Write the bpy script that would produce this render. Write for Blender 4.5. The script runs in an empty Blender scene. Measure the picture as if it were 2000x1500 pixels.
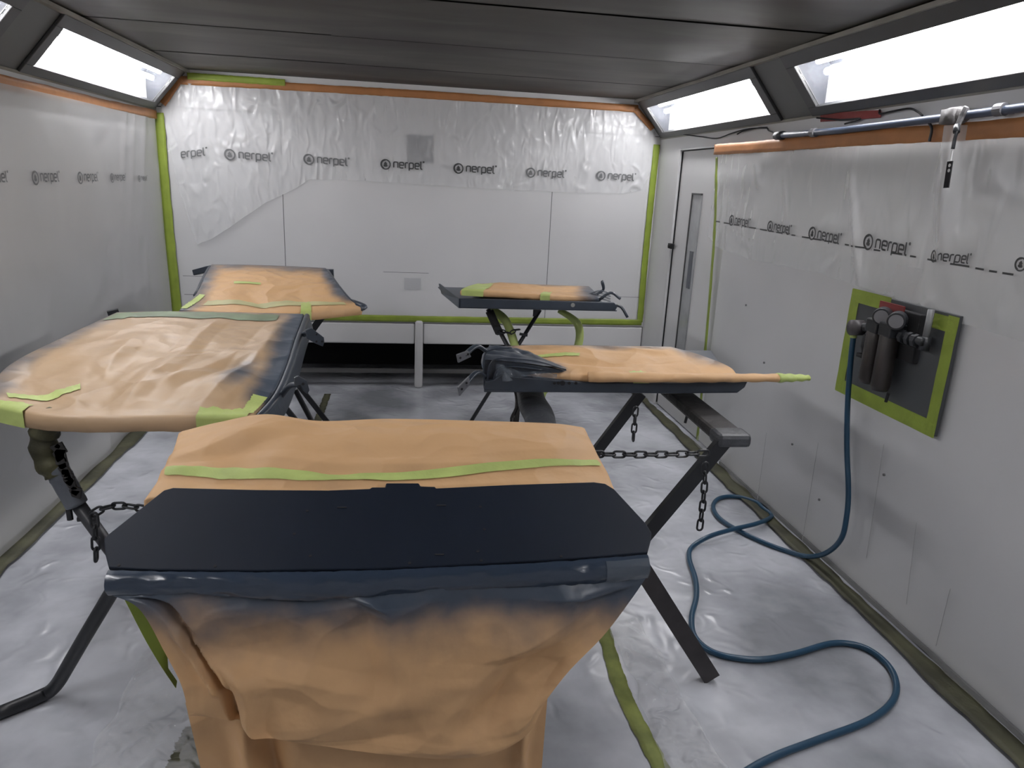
import bpy, math, random
from mathutils import Vector, Matrix, noise

# ---------------------------------------------------------------- camera, world, exposure
YAW, PITCH, ROLL, FPX = 0.1581, -0.2752, 0.0479, 1397.74
CAMH = 1.65
C = Vector((0, 0, CAMH))
Fw = Vector((math.sin(YAW)*math.cos(PITCH), math.cos(YAW)*math.cos(PITCH), math.sin(PITCH)))
R0 = Vector((math.cos(YAW), -math.sin(YAW), 0)); U0 = R0.cross(Fw)
Rt = R0*math.cos(ROLL) + U0*math.sin(ROLL); Up = -R0*math.sin(ROLL) + U0*math.cos(ROLL)
cam_data = bpy.data.cameras.new('camera'); cam = bpy.data.objects.new('camera', cam_data)
bpy.context.scene.collection.objects.link(cam)
m = Matrix(((Rt.x, Up.x, -Fw.x, 0), (Rt.y, Up.y, -Fw.y, 0), (Rt.z, Up.z, -Fw.z, 0), (0, 0, 0, 1)))
m.translation = C
cam.matrix_world = m
cam_data.sensor_fit = 'HORIZONTAL'; cam_data.sensor_width = 36.0
cam_data.lens = FPX/2000*36.0; cam_data.clip_start = 0.02; cam_data.clip_end = 60
S = bpy.context.scene
S.camera = cam
w = bpy.data.worlds.new('world'); S.world = w; w.use_nodes = True
w.node_tree.nodes['Background'].inputs[0].default_value = (0.5, 0.55, 0.6, 1)
w.node_tree.nodes['Background'].inputs[1].default_value = 0.02
S.view_settings.view_transform = 'Standard'; S.view_settings.look = 'None'
S.view_settings.exposure = 0.0; S.view_settings.gamma = 1.0; S.view_settings.use_curve_mapping = False
TUBE_POWER = 66.0

# ---------------------------------------------------------------- room measures (metres)
XL, XR, YB, YF, H = -1.7235, 1.9839, 5.6584, -1.6, 2.2953
ZF = 2.023                      # height where wall meets the sloped light panels
DL, DR = 0.2382, 0.2316         # how far the sloped panels reach in at the ceiling

def ray(x, y): return Fw + Rt*((x-1000)/FPX) - Up*((y-750)/FPX)
def at_z(x, y, z): d = ray(x, y); return C + d*((z-CAMH)/d.z)
def at_y(x, y, Y): d = ray(x, y); return C + d*(Y/d.y)
def at_x(x, y, X): d = ray(x, y); return C + d*(X/d.x)
def at_plane(x, y, p, n): d = ray(x, y); return C + d*((p-C).dot(n)/d.dot(n))

# ---------------------------------------------------------------- mesh helpers
class MB:
    def __init__(s): s.v = []; s.f = []; s.a = []
    def add(s, vs, fs, a=None):
        b = len(s.v); s.v += [Vector(p) for p in vs]; s.f += [tuple(i+b for i in f) for f in fs]
        s.a += list(a) if a is not None else [0.0]*len(vs); return s
    def box(s, lo, hi):
        x0, y0, z0 = lo; x1, y1, z1 = hi
        return s.add([(x0,y0,z0),(x1,y0,z0),(x1,y1,z0),(x0,y1,z0),(x0,y0,z1),(x1,y0,z1),(x1,y1,z1),(x0,y1,z1)],
              [(0,3,2,1),(4,5,6,7),(0,1,5,4),(1,2,6,5),(2,3,7,6),(3,0,4,7)])
    def bar(s, p0, p1, wd, ht, up=(0,0,1), open_end=False):
        p0 = Vector(p0); p1 = Vector(p1); d = (p1-p0).normalized(); up = Vector(up)
        if abs(d.dot(up)) > .97: up = Vector((0,1,0))
        r = d.cross(up).normalized(); u = r.cross(d).normalized(); vs = []
        for p in (p0, p1):
            for a, b in ((-1,-1),(1,-1),(1,1),(-1,1)): vs.append(p + r*(a*wd/2) + u*(b*ht/2))
        fs = [(0,1,5,4),(1,2,6,5),(2,3,7,6),(3,0,4,7),(4,5,6,7)]
        if not open_end: fs.append((3,2,1,0))
        else:                       # hollow end: inner walls set back into the tube
            k = len(vs)
            for q in (0, .08):
                for a, b in ((-1,-1),(1,-1),(1,1),(-1,1)):
                    vs.append(p0 + d*q + r*(a*(wd/2-.004)) + u*(b*(ht/2-.004)))
            for i in range(4):
                j = (i+1) % 4; fs += [(i, k+i, k+j, j), (k+i, k+4+i, k+4+j, k+j)]
            fs.append((k+4, k+5, k+6, k+7))
        return s.add(vs, fs)
    def prism(s, pts, off):
        n = len(pts); off = Vector(off); vs = [Vector(p) for p in pts] + [Vector(p)+off for p in pts]
        return s.add(vs, [tuple(range(n))[::-1], tuple(range(n, 2*n))] + [(i,(i+1)%n,(i+1)%n+n,i+n) for i in range(n)])
    def tube(s, pts, r, n=14, closed=False, caps=True, flat=1.0):
        pts = [Vector(p) for p in pts]; N = len(pts); vs = []; fs = []
        rr = r if callable(r) else (lambda t: r)
        prev = None
        for i, p in enumerate(pts):
            if closed: d = pts[(i+1) % N]-pts[i-1]
            else: d = pts[min(i+1, N-1)]-pts[max(i-1, 0)]
            d.normalize()
            if prev is None:
                a = Vector((0,0,1)) if abs(d.z) < .9 else Vector((1,0,0)); prev = d.cross(a).normalized()
            u = (prev - d*prev.dot(d)).normalized(); prev = u; v = d.cross(u)
            R = rr(i/max(N-1, 1))
            for k in range(n):
                an = 2*math.pi*k/n; vs.append(p + u*(R*math.cos(an)) + v*(R*flat*math.sin(an)))
        for i in range(N if closed else N-1):
            for k in range(n):
                a = i*n+k; b = i*n+(k+1) % n; c = ((i+1) % N)*n+(k+1) % n; e = ((i+1) % N)*n+k
                fs.append((a, b, c, e))
        if caps and not closed: fs += [tuple(range(n))[::-1], tuple(range((N-1)*n, N*n))]
        return s.add(vs, fs)
    def grid(s, fn, nu, nv, attr=None):
        vs = []; at = []
        for j in range(nv+1):
            for i in range(nu+1):
                u, v = i/nu, j/nv; vs.append(fn(u, v)); at.append(attr(u, v) if attr else 0.0)
        return s.add(vs, [(j*(nu+1)+i, j*(nu+1)+i+1, (j+1)*(nu+1)+i+1, (j+1)*(nu+1)+i) for j in range(nv) for i in range(nu)], at)
    def cyl(s, c, axis, r, h, n=24):
        c = Vector(c); a = Vector(axis).normalized(); return s.tube([c, c+a*h], r, n)

origin_of = {}
def obj(name, mb, mat, parent=None, smooth=False, label=None, bevel=0.0, origin=None, flip=False):
    xs = [p.x for p in mb.v]; ys = [p.y for p in mb.v]; zs = [p.z for p in mb.v]
    o0 = Vector(origin) if origin is not None else Vector(((min(xs)+max(xs))/2, (min(ys)+max(ys))/2, min(zs)))
    me = bpy.data.meshes.new(name); me.from_pydata([p-o0 for p in mb.v], [], mb.f); me.update()
    if any(mb.a):
        at = me.attributes.new('spray', 'FLOAT', 'POINT'); at.data.foreach_set('value', mb.a)
    o = bpy.data.objects.new(name, me); S.collection.objects.link(o)
    o.location = o0 - (origin_of[parent.name] if parent else Vector())
    if parent: o.parent = parent
    origin_of[o.name] = o0
    me.materials.append(mat)
    if smooth:
        for p in me.polygons: p.use_smooth = True
    if bevel:
        b = o.modifiers.new('bevel', 'BEVEL'); b.width = bevel; b.segments = 2; b.limit_method = 'ANGLE'
    if label: o['label'] = label
    return o
def tag(o, label, cat, group=None, kind=None):
    o['label'] = label; o['category'] = cat
    if group: o['group'] = group
    if kind: o['kind'] = kind
    return o
def thing(name, label, cat, loc, group=None):
    o = bpy.data.objects.new(name, None); S.collection.objects.link(o); o.location = Vector(loc)
    o.empty_display_size = .1; origin_of[o.name] = Vector(loc); return tag(o, label, cat, group)
def struct(name, mb, mat, parent=None, **k):
    o = obj(name, mb, mat, parent, **k)
    if not parent: o['kind'] = 'structure'
    return o

def crom(ps, t):                    # Catmull-Rom through a list of floats/Vectors, t in 0..1
    n = len(ps)-1; x = max(0.0, min(1.0, t))*n; i = min(int(x), n-1); f = x-i
    p1, p2 = ps[i], ps[i+1]
    p0 = ps[i-1] if i > 0 else p1*2-p2
    p3 = ps[i+2] if i+2 <= n else p2*2-p1
    return (p1*2 + (p2-p0)*f + (p0*2-p1*5+p2*4-p3)*(f*f) + (p1*3-p0-p2*3+p3)*(f*f*f))*.5
def lerpl(ps, t):
    n = len(ps)-1; x = max(0.0, min(1.0, t))*n; i = min(int(x), n-1); f = x-i
    return ps[i]*(1-f) + ps[i+1]*f
def smoothpath(ps, n): return [crom(ps, i/n) for i in range(n+1)]
def sstep(a, b, x): t = max(0, min(1, (x-a)/(b-a))); return t*t*(3-2*t)
def creases(seed, k, amp, ext=.35):
    rd = random.Random(seed); L = []
    for _ in range(k):
        an = rd.uniform(0, math.pi)
        L.append((rd.random(), rd.random(), math.cos(an), math.sin(an), rd.uniform(-1, 1)*amp, rd.uniform(.4, 1)*ext))
    def f(u, v):
        h = 0
        for cx, cy, dx, dy, a, e in L:
            al = (u-cx)*dx+(v-cy)*dy; ac = -(u-cx)*dy+(v-cy)*dx
            h += a*math.exp(-(al/e)**2)*max(0, 1-abs(ac)/(e*.55))
        return h
    return f

# ---------------------------------------------------------------- materials
def mat(name, col, rough=.5, metal=0.0, bump=None, coat=0.0, spec=.5, emis=None, var=None):
    """bump: (scale, strength, distance, stretch xyz); var: (scale, amount) soft colour variation"""
    M = bpy.data.materials.new(name); M.use_nodes = True; nt = M.node_tree; N = nt.nodes; Lk = nt.links
    p = N['Principled BSDF']; p.inputs['Base Color'].default_value = (*col, 1); p.inputs['Roughness'].default_value = rough
    p.inputs['Metallic'].default_value = metal; p.inputs['Coat Weight'].default_value = coat
    p.inputs['Specular IOR Level'].default_value = spec; p.inputs['Coat Roughness'].default_value = .15
    if emis: p.inputs['Emission Color'].default_value = (*emis[0], 1); p.inputs['Emission Strength'].default_value = emis[1]
    tc = N.new('ShaderNodeTexCoord')
    if bump:
        mp = N.new('ShaderNodeMapping'); mp.inputs['Scale'].default_value = bump[3] if len(bump) > 3 else (1,1,1)
        Lk.new(tc.outputs['Object'], mp.inputs[0])
        n = N.new('ShaderNodeTexNoise'); n.inputs['Scale'].default_value = bump[0]; n.inputs['Detail'].default_value = 5
        n.inputs['Distortion'].default_value = .6
        Lk.new(mp.outputs[0], n.inputs['Vector'])
        b = N.new('ShaderNodeBump'); b.inputs['Strength'].default_value = bump[1]; b.inputs['Distance'].default_value = bump[2]
        Lk.new(n.outputs['Fac'], b.inputs['Height']); Lk.new(b.outputs[0], p.inputs['Normal'])
        if coat: Lk.new(b.outputs[0], p.inputs['Coat Normal'])
    if var:
        n2 = N.new('ShaderNodeTexNoise'); n2.inputs['Scale'].default_value = var[0]; n2.inputs['Detail'].default_value = 4
        Lk.new(tc.outputs['Object'], n2.inputs['Vector'])
        r = N.new('ShaderNodeMapRange'); r.inputs['From Min'].default_value = .3; r.inputs['From Max'].default_value = .7
        r.inputs['To Min'].default_value = 1-var[1]; r.inputs['To Max'].default_value = 1+var[1]
        Lk.new(n2.outputs['Fac'], r.inputs['Value'])
        vm = N.new('ShaderNodeVectorMath'); vm.operation = 'SCALE'; vm.inputs[0].default_value = col
        Lk.new(r.outputs[0], vm.inputs['Scale']); Lk.new(vm.outputs[0], p.inputs['Base Color'])
    return M

def film_mat(name, opac, col=(.8,.81,.82), rough=.22, scale=6, strength=.6, dist=.02, stretch=(3,3,.6)):
    M = mat(name, col, rough); nt = M.node_tree; N = nt.nodes; Lk = nt.links; p = N['Principled BSDF']
    tc = N.new('ShaderNodeTexCoord'); mp = N.new('ShaderNodeMapping'); mp.inputs['Scale'].default_value = stretch
    Lk.new(tc.outputs['Object'], mp.inputs[0])
    n = N.new('ShaderNodeTexNoise'); n.noise_type = 'RIDGED_MULTIFRACTAL'; n.inputs['Scale'].default_value = scale
    n.inputs['Detail'].default_value = 3; n.inputs['Distortion'].default_value = .5
    Lk.new(mp.outputs[0], n.inputs['Vector'])
    b = N.new('ShaderNodeBump'); b.inputs['Strength'].default_value = strength; b.inputs['Distance'].default_value = dist
    # second set of creases running every way, swapped in by a slow mask
    m2 = N.new('ShaderNodeMapping'); m2.inputs['Scale'].default_value = (1.2, 1.2, 1.0); m2.inputs['Rotation'].default_value = (.5, .4, .3)
    Lk.new(tc.outputs['Object'], m2.inputs[0])
    n2 = N.new('ShaderNodeTexNoise'); n2.noise_type = 'RIDGED_MULTIFRACTAL'; n2.inputs['Scale'].default_value = scale*.7; n2.inputs['Detail'].default_value = 4; n2.inputs['Distortion'].default_value = 1.6
    Lk.new(m2.outputs[0], n2.inputs['Vector'])
    mk = N.new('ShaderNodeTexNoise'); mk.inputs['Scale'].default_value = 1.3; Lk.new(tc.outputs['Object'], mk.inputs['Vector'])
    mr2 = N.new('ShaderNodeMapRange'); mr2.inputs['From Min'].default_value = .38; mr2.inputs['From Max'].default_value = .62; Lk.new(mk.outputs['Fac'], mr2.inputs['Value'])
    mf = N.new('ShaderNodeMix'); Lk.new(mr2.outputs[0], mf.inputs['Factor']); Lk.new(n.outputs['Fac'], mf.inputs['A']); Lk.new(n2.outputs['Fac'], mf.inputs['B'])
    Lk.new(mf.outputs['Result'], b.inputs['Height']); Lk.new(b.outputs[0], p.inputs['Normal'])
    t = N.new('ShaderNodeBsdfTransparent'); mx = N.new('ShaderNodeMixShader')
    mr = N.new('ShaderNodeMapRange'); mr.inputs['From Min'].default_value = .3; mr.inputs['From Max'].default_value = 2.0
    mr.inputs['To Min'].default_value = opac*.85; mr.inputs['To Max'].default_value = min(1, opac*1.35)
    Lk.new(n.outputs['Fac'], mr.inputs['Value']); Lk.new(mr.outputs[0], mx.inputs[0])
    Lk.new(t.outputs[0], mx.inputs[1]); Lk.new(p.outputs[0], mx.inputs[2])
    Lk.new(mx.outputs[0], N['Material Output'].inputs[0]); return M

def paper_mat(name, base=(.60,.37,.185), rough=.62, bs=1.0, vs=7):
    M = mat(name, base, rough); nt = M.node_tree; N = nt.nodes; Lk = nt.links; p = N['Principled BSDF']
    tc = N.new('ShaderNodeTexCoord')
    at = N.new('ShaderNodeAttribute'); at.attribute_name = 'spray'
    no = N.new('ShaderNodeTexNoise'); no.inputs['Scale'].default_value = 9; no.inputs['Detail'].default_value = 4
    Lk.new(tc.outputs['Object'], no.inputs['Vector'])
    ad = N.new('ShaderNodeMath'); ad.operation = 'MULTIPLY_ADD'; ad.inputs[1].default_value = .9; ad.inputs[2].default_value = -.45
    Lk.new(no.outputs['Fac'], ad.inputs[0])
    a2 = N.new('ShaderNodeMath'); a2.operation = 'ADD'; Lk.new(at.outputs['Fac'], a2.inputs[0]); Lk.new(ad.outputs[0], a2.inputs[1])
    mr = N.new('ShaderNodeMapRange'); mr.interpolation_type = 'SMOOTHSTEP'; mr.inputs['From Min'].default_value = .0; mr.inputs['From Max'].default_value = 1.15
    Lk.new(a2.outputs[0], mr.inputs['Value'])
    mx = N.new('ShaderNodeMix'); mx.data_type = 'RGBA'; mx.inputs['A'].default_value = (*base, 1); mx.inputs['B'].default_value = (.055, .072, .10, 1)
    Lk.new(mr.outputs[0], mx.inputs['Factor']); Lk.new(mx.outputs['Result'], p.inputs['Base Color'])
    r2 = N.new('ShaderNodeMapRange'); r2.inputs['To Min'].default_value = rough; r2.inputs['To Max'].default_value = .38
    Lk.new(mr.outputs[0], r2.inputs['Value']); Lk.new(r2.outputs[0], p.inputs['Roughness'])
    # crumple: tilted cells give small facets with sharp folds
    vo = N.new('ShaderNodeTexVoronoi'); vo.feature = 'SMOOTH_F1'; vo.inputs['Scale'].default_value = vs; vo.inputs['Smoothness'].default_value = .12
    n3 = N.new('ShaderNodeTexNoise'); n3.inputs['Scale'].default_value = 3; Lk.new(tc.outputs['Object'], n3.inputs['Vector'])
    mm = N.new('ShaderNodeMix'); mm.data_type = 'RGBA'; mm.inputs['Factor'].default_value = .35
    Lk.new(tc.outputs['Object'], mm.inputs['A']); Lk.new(n3.outputs['Color'], mm.inputs['B']); Lk.new(mm.outputs['Result'], vo.inputs['Vector'])
    b = N.new('ShaderNodeBump'); b.inputs['Strength'].default_value = .75*bs; b.inputs['Distance'].default_value = .035
    Lk.new(vo.outputs['Distance'], b.inputs['Height'])
    fn = N.new('ShaderNodeTexNoise'); fn.inputs['Scale'].default_value = 14; fn.inputs['Detail'].default_value = 3
    Lk.new(tc.outputs['Object'], fn.inputs['Vector'])
    b2 = N.new('ShaderNodeBump'); b2.inputs['Strength'].default_value = .35*bs; b2.inputs['Distance'].default_value = .012
    Lk.new(fn.outputs['Fac'], b2.inputs['Height']); Lk.new(b.outputs[0], b2.inputs['Normal']); Lk.new(b2.outputs[0], p.inputs['Normal'])
    return M

M_wall = mat('painted_wall', (.61,.61,.615), .45, bump=(5,.12,.02), var=(1.3,.06))
M_film = film_mat('wrinkled_film', .50, strength=.8, dist=.045, scale=8, stretch=(2.2,2.2,.8), rough=.13)
M_film_r = film_mat('draped_film', .42, strength=.8, dist=.035, stretch=(3,3.0,.7), scale=5, rough=.18)
M_film_soft = film_mat('smooth_film', .30, strength=.22, dist=.025, scale=2.2, stretch=(1.6,1.6,.5), rough=.3)
M_film_left = film_mat('matt_film', .5, strength=.55, dist=.04, scale=2.6, stretch=(1.4,1.4,.7), rough=.28, col=(.68,.68,.68))
M_otape = mat('orange_tape', (.36,.155,.055), .5, bump=(30,.3,.003), var=(12,.1))
M_gtape = mat('green_tape', (.22,.29,.035), .5, bump=(25,.4,.004), var=(8,.15))
M_gtape2 = mat('pale_green_tape', (.44,.53,.17), .5, bump=(25,.5,.006), var=(10,.12))
M_dtape = mat('dirty_olive_tape', (.062,.062,.034), .6, bump=(20,.5,.006), var=(5,.6))
M_frame = mat('grey_metal_frame', (.055,.056,.058), .42, bump=(3,.1,.01), var=(3,.15))
M_panel = mat('grey_sloped_panel', (.085,.087,.084), .45, bump=(3,.12,.01), var=(2,.15))
M_edge = mat('cream_edge_trim', (.26,.25,.22), .45, var=(5,.2))
M_refl = mat('lamp_reflector', (.040,.044,.055), .6)
M_tube = mat('lit_tube', (1,1,1), .5, emis=((.965,.93,.925), TUBE_POWER))
M_black = mat('black_void', (.012,.012,.014), .9)
M_dark = mat('dark_steel', (.018,.020,.024), .42, bump=(20,.2,.003))
M_slate = mat('slate_primer', (.035,.045,.062), .38, bump=(12,.12,.003), var=(6,.2))
M_navy = mat('navy_base_coat', (.0028,.0070,.0165), .6, spec=.24, bump=(60,.1,.001))
M_lip = mat('sprayed_film_lip', (.026,.040,.066), .28, bump=(6,.35,.01,(.5,3,3)), coat=.5)
M_wrap = mat('grey_wrapping', (.05,.054,.062), .45, bump=(14,.8,.01), var=(8,.4))
M_wrapd = mat('dark_wrapping', (.03,.028,.028), .6, bump=(14,.8,.01), var=(8,.4))
M_wrapo = mat('olive_wrapping', (.055,.052,.022), .6, bump=(16,.8,.01), var=(10,.7))
M_hose = mat('blue_hose', (.012,.055,.105), .35)
M_pipe = mat('blue_grey_pipe', (.05,.065,.10), .4, var=(6,.2))
M_board = mat('grey_board', (.060,.064,.070), .45, var=(4,.12))
M_bowl = mat('brown_black_bowl', (.028,.023,.022), .4, var=(9,.2))
M_gauge = mat('gauge_face', (.17,.17,.18), .3)
M_red = mat('dull_red_label', (.20,.025,.022), .5)
M_print = mat('print_ink', (.045,.048,.05), .6)
M_print2 = mat('faded_print_ink', (.13,.135,.14), .6)
M_white = mat('white_plastic', (.62,.63,.64), .4)
M_plate = mat('bare_plate', (.11,.115,.13), .4, var=(10,.2))
M_paper = paper_mat('kraft_paper')
M_paper_c = paper_mat('crumpled_kraft_paper', base=(.46,.315,.185), bs=.38, rough=.45, vs=9)
M_clear = film_mat('sprayed_clear_film', .55, col=(.16,.19,.23), rough=.15, scale=9, stretch=(1,1,1), strength=.8)
M_vent2 = mat('faint_seam', (.33,.33,.33), .5)
M_vent = mat('vent_grey', (.10,.11,.13), .5)

def glass_mat():
    M = bpy.data.materials.new('lamp_glass'); M.use_nodes = True; nt = M.node_tree; N = nt.nodes; N.clear(); L = nt.links
    o = N.new('ShaderNodeOutputMaterial'); t = N.new('ShaderNodeBsdfTransparent'); t.inputs[0].default_value = (.93,.94,.95,1)
    g = N.new('ShaderNodeBsdfGlossy'); g.inputs['Roughness'].default_value = .08
    d = N.new('ShaderNodeBsdfTranslucent'); d.inputs[0].default_value = (.6,.64,.72,1)
    m1 = N.new('ShaderNodeMixShader'); m1.inputs[0].default_value = .06; m2 = N.new('ShaderNodeMixShader'); m2.inputs[0].default_value = .012
    L.new(t.outputs[0], m1.inputs[1]); L.new(g.outputs[0], m1.inputs[2]); L.new(m1.outputs[0], m2.inputs[1]); L.new(d.outputs[0], m2.inputs[2])
    L.new(m2.outputs[0], o.inputs[0]); return M
M_glass = glass_mat()

def floor_mat():
    M = mat('sheeted_floor', (.25,.26,.28), .4); nt = M.node_tree; N = nt.nodes; L = nt.links; p = N['Principled BSDF']
    tc = N.new('ShaderNodeTexCoord')
    n = N.new('ShaderNodeTexNoise'); n.inputs['Scale'].default_value = 1.6; n.inputs['Detail'].default_value = 6
    L.new(tc.outputs['Object'], n.inputs['Vector'])
    cr = N.new('ShaderNodeValToRGB'); e = cr.color_ramp.elements; e[0].position = .34; e[0].color = (.23,.24,.265,1); e[1].position = .64; e[1].color = (.58,.60,.65,1)
    L.new(n.outputs['Fac'], cr.inputs[0]); L.new(cr.outputs[0], p.inputs['Base Color'])
    w1 = N.new('ShaderNodeTexNoise'); w1.noise_type = 'RIDGED_MULTIFRACTAL'; w1.inputs['Scale'].default_value = 9; w1.inputs['Detail'].default_value = 4; w1.inputs['Distortion'].default_value = 1.0
    L.new(tc.outputs['Object'], w1.inputs['Vector'])
    mk = N.new('ShaderNodeTexNoise'); mk.inputs['Scale'].default_value = 1.1; L.new(tc.outputs['Object'], mk.inputs['Vector'])
    mr = N.new('ShaderNodeMapRange'); mr.inputs['From Min'].default_value = .42; mr.inputs['From Max'].default_value = .62; mr.inputs['To Min'].default_value = .3; mr.inputs['To Max'].default_value = .95
    L.new(mk.outputs['Fac'], mr.inputs['Value'])
    b = N.new('ShaderNodeBump'); b.inputs['Distance'].default_value = .012; L.new(mr.outputs[0], b.inputs['Strength']); L.new(w1.outputs['Fac'], b.inputs['Height'])
    L.new(b.outputs[0], p.inputs['Normal'])
    p.inputs['Roughness'].default_value = .27; p.inputs['Specular IOR Level'].default_value = .7
    return M
M_floor = floor_mat()

def ceil_mat():
    M = mat('filter_ceiling', (.1,.1,.09), .52, spec=.4); nt = M.node_tree; N = nt.nodes; L = nt.links; p = N['Principled BSDF']
    tc = N.new('ShaderNodeTexCoord'); mp = N.new('ShaderNodeMapping'); mp.inputs['Scale'].default_value = (.5, 1.6, 1)
    L.new(tc.outputs['Object'], mp.inputs[0])
    n = N.new('ShaderNodeTexNoise'); n.inputs['Scale'].default_value = 1.8; n.inputs['Detail'].default_value = 5; n.inputs['Distortion'].default_value = .5
    L.new(mp.outputs[0], n.inputs['Vector'])
    cr = N.new('ShaderNodeValToRGB'); e = cr.color_ramp.elements
    e[0].position = .3; e[0].color = (.018,.011,.009,1); e[1].position = .72; e[1].color = (.088,.086,.072,1)
    x = cr.color_ramp.elements.new(.5); x.color = (.038,.034,.027,1)
    L.new(n.outputs['Fac'], cr.inputs[0]); L.new(cr.outputs[0], p.inputs['Base Color'])
    return M
M_ceil = ceil_mat()

# ---------------------------------------------------------------- room shell
T = .1
struct('floor', MB().box((XL-.1, YF-.1, -.1), (XR+.1, YB+1.0, 0)), M_floor, origin=(0,0,0))
struct('wall_left', MB().box((XL-T, YF, 0), (XL, YB+T, H)), M_wall, origin=(XL,0,0))
# right wall with a doorway
DY0, DY1, DZ = 3.95, 5.25, 1.935
wr = MB().box((XR, YF, 0), (XR+T, DY0, H)).box((XR, DY1, 0), (XR+T, YB+T, H)).box((XR, DY0, DZ), (XR+T, DY1, H))
struct('wall_right', wr, M_wall, origin=(XR,0,0))
struct('wall_front', MB().box((XL-T, YF-T, 0), (XR+T, YF, H)), M_wall)
# back wall: sheet panels above, low open bay behind two fascia panels below
ZO = .365
wb = struct('wall_back', MB().box((XL-T, YB, .535), (XR+T, YB+T, H)), M_wall, origin=(0,YB,0))
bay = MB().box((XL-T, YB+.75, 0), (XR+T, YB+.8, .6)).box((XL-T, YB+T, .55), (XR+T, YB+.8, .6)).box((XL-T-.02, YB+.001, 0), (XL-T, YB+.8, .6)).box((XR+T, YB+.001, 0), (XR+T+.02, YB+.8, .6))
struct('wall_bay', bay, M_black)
fx = [(XL, .095), (.165, XR-.005)]
for k, (a, b) in enumerate(fx):
    struct('trim_%d' % (k+1), MB().box((a, YB-.012, ZO), (b, YB+.045, .53)), M_wall, bevel=.01)
struct('trim_3', MB().box((.098, YB-.03, 0.0), (.162, YB+.04, .56)), M_wall, bevel=.02)
struct('trim_4', MB().box((XL, YB+.02, .115), (XR, YB+.05, .145)), mat('rail_grey', (.10,.10,.10), .5))
struct('trim_5', MB().box((XL+DL, YB-.006, 2.262), (XR-DR, YB, H)), M_wall)
j = MB()
for x0, z0, x1, z1 in ((-.882,.56,-.877,2.045), (1.143,.56,1.148,1.60), (XL,2.04,-.88,2.046), (1.145,2.036,XR,2.041), (-.15,.93,.2,.933), (XL+.1,.72,-1.35,.724), (XL+.1,.86,-1.35,.863), (1.75,.78,1.93,.783)):
    j.box((x0, YB-.0015, z0), (x1, YB+.01, z1))
obj('panel_joint', j, M_dark, wb, label='thin dark joints between the wall sheets')
j = MB()
for y, z in ((3.6,.75),(3.9,1.02),(2.5,.55),(3.2,.42),(2.9,.25)):
    j.cyl((XR-.006, y, z), (1,0,0), .006, .01, 8)
obj('screw_hole', j, M_dark, bpy.data.objects['wall_right'])
# ceiling of filter strips with narrow gaps
cm = MB(); ys = [YF, -.4, .8, 2.0, 3.02, 3.93, 4.86, YB]
rd = random.Random(4)
for a, b in zip(ys, ys[1:]):
    for xa, xb in ((XL+.1, -.35), (-.35, XR-.1)):
        dz = rd.uniform(0, .006)
        def cf(u, v, a=a, b=b, xa=xa, xb=xb, dz=dz):
            x = xa+(xb-xa)*u; y = a+.006+(b-a-.012)*v
            return Vector((x, y, H+dz-.012*math.sin(math.pi*v)*(.5+.5*noise.noise(Vector((x*.8, y*.7, 3))))))
        cm.grid(cf, 16, 8)
cl = struct('ceiling', cm, M_ceil, smooth=True)
obj('backing', MB().box((XL-T, YF-T, H+.03), (XR+T, YB+T, H+.09)), M_black, cl)

# sloped panels carrying the light fittings, both sides, running the whole length
def slope_pt(side, y, s, off=0.0):
    """s: 0 at the wall, 1 at the ceiling; off: distance out from the face into the room"""
    if side < 0: a = Vector((XL, y, ZF)); b = Vector((XL+DL, y, H)); n = Vector((H-ZF, 0, -DL)).normalized()
    else: a = Vector((XR, y, ZF)); b = Vector((XR-DR, y, H)); n = Vector((-(H-ZF), 0, -DR)).normalized()
    return a + (b-a)*s + n*off
def slope_box(mb, side, y0, y1, s0, s1, o0, o1):
    P = [slope_pt(side, y, s, o) for o in (o0, o1) for (y, s) in ((y0,s0),(y1,s0),(y1,s1),(y0,s1))]
    mb.add(P, [(0,3,2,1),(4,5,6,7),(0,1,5,4),(1,2,6,5),(2,3,7,6),(3,0,4,7)])
bays = [(3.83, 5.50), (1.71, 3.38), (-.41, 1.26)]
names = {-1: 'trim_6', 1: 'trim_7'}
for side in (-1, 1):
    sp = MB(); edges = [YF] + [e for b in sorted(bays) for e in b] + [YB]
    for k in range(0, len(edges), 2): slope_box(sp, side, edges[k], edges[k+1], 0, 1, -.004, 0)
    for a, b in bays:
        slope_box(sp, side, a, b, 0, .16, -.004, 0); slope_box(sp, side, a, b, .78, 1, -.004, 0)
    struct(names[side], sp, M_panel)
    e = MB(); x0 = (XL+DL) if side < 0 else (XR-DR)
    e.box((x0-.014, YF, H-.022), (x0+.014, YB-.008, H-.004)); slope_box(e, side, YF, YB, -.01, .03, 0, .006)
    struct('trim_8' if side < 0 else 'trim_9', e, M_edge)
lab = {(-1,0):'lit fluorescent light in the sloped panel, at the left end of the back wall',
       (-1,1):'left-hand lit light fitting nearer the camera, only its edge in the top left corner',
       (1,0):'smaller-looking lit fluorescent light at the right end of the back wall',
       (1,1):'largest bright fluorescent light, top right, above the blue-grey pipe'}
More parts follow.
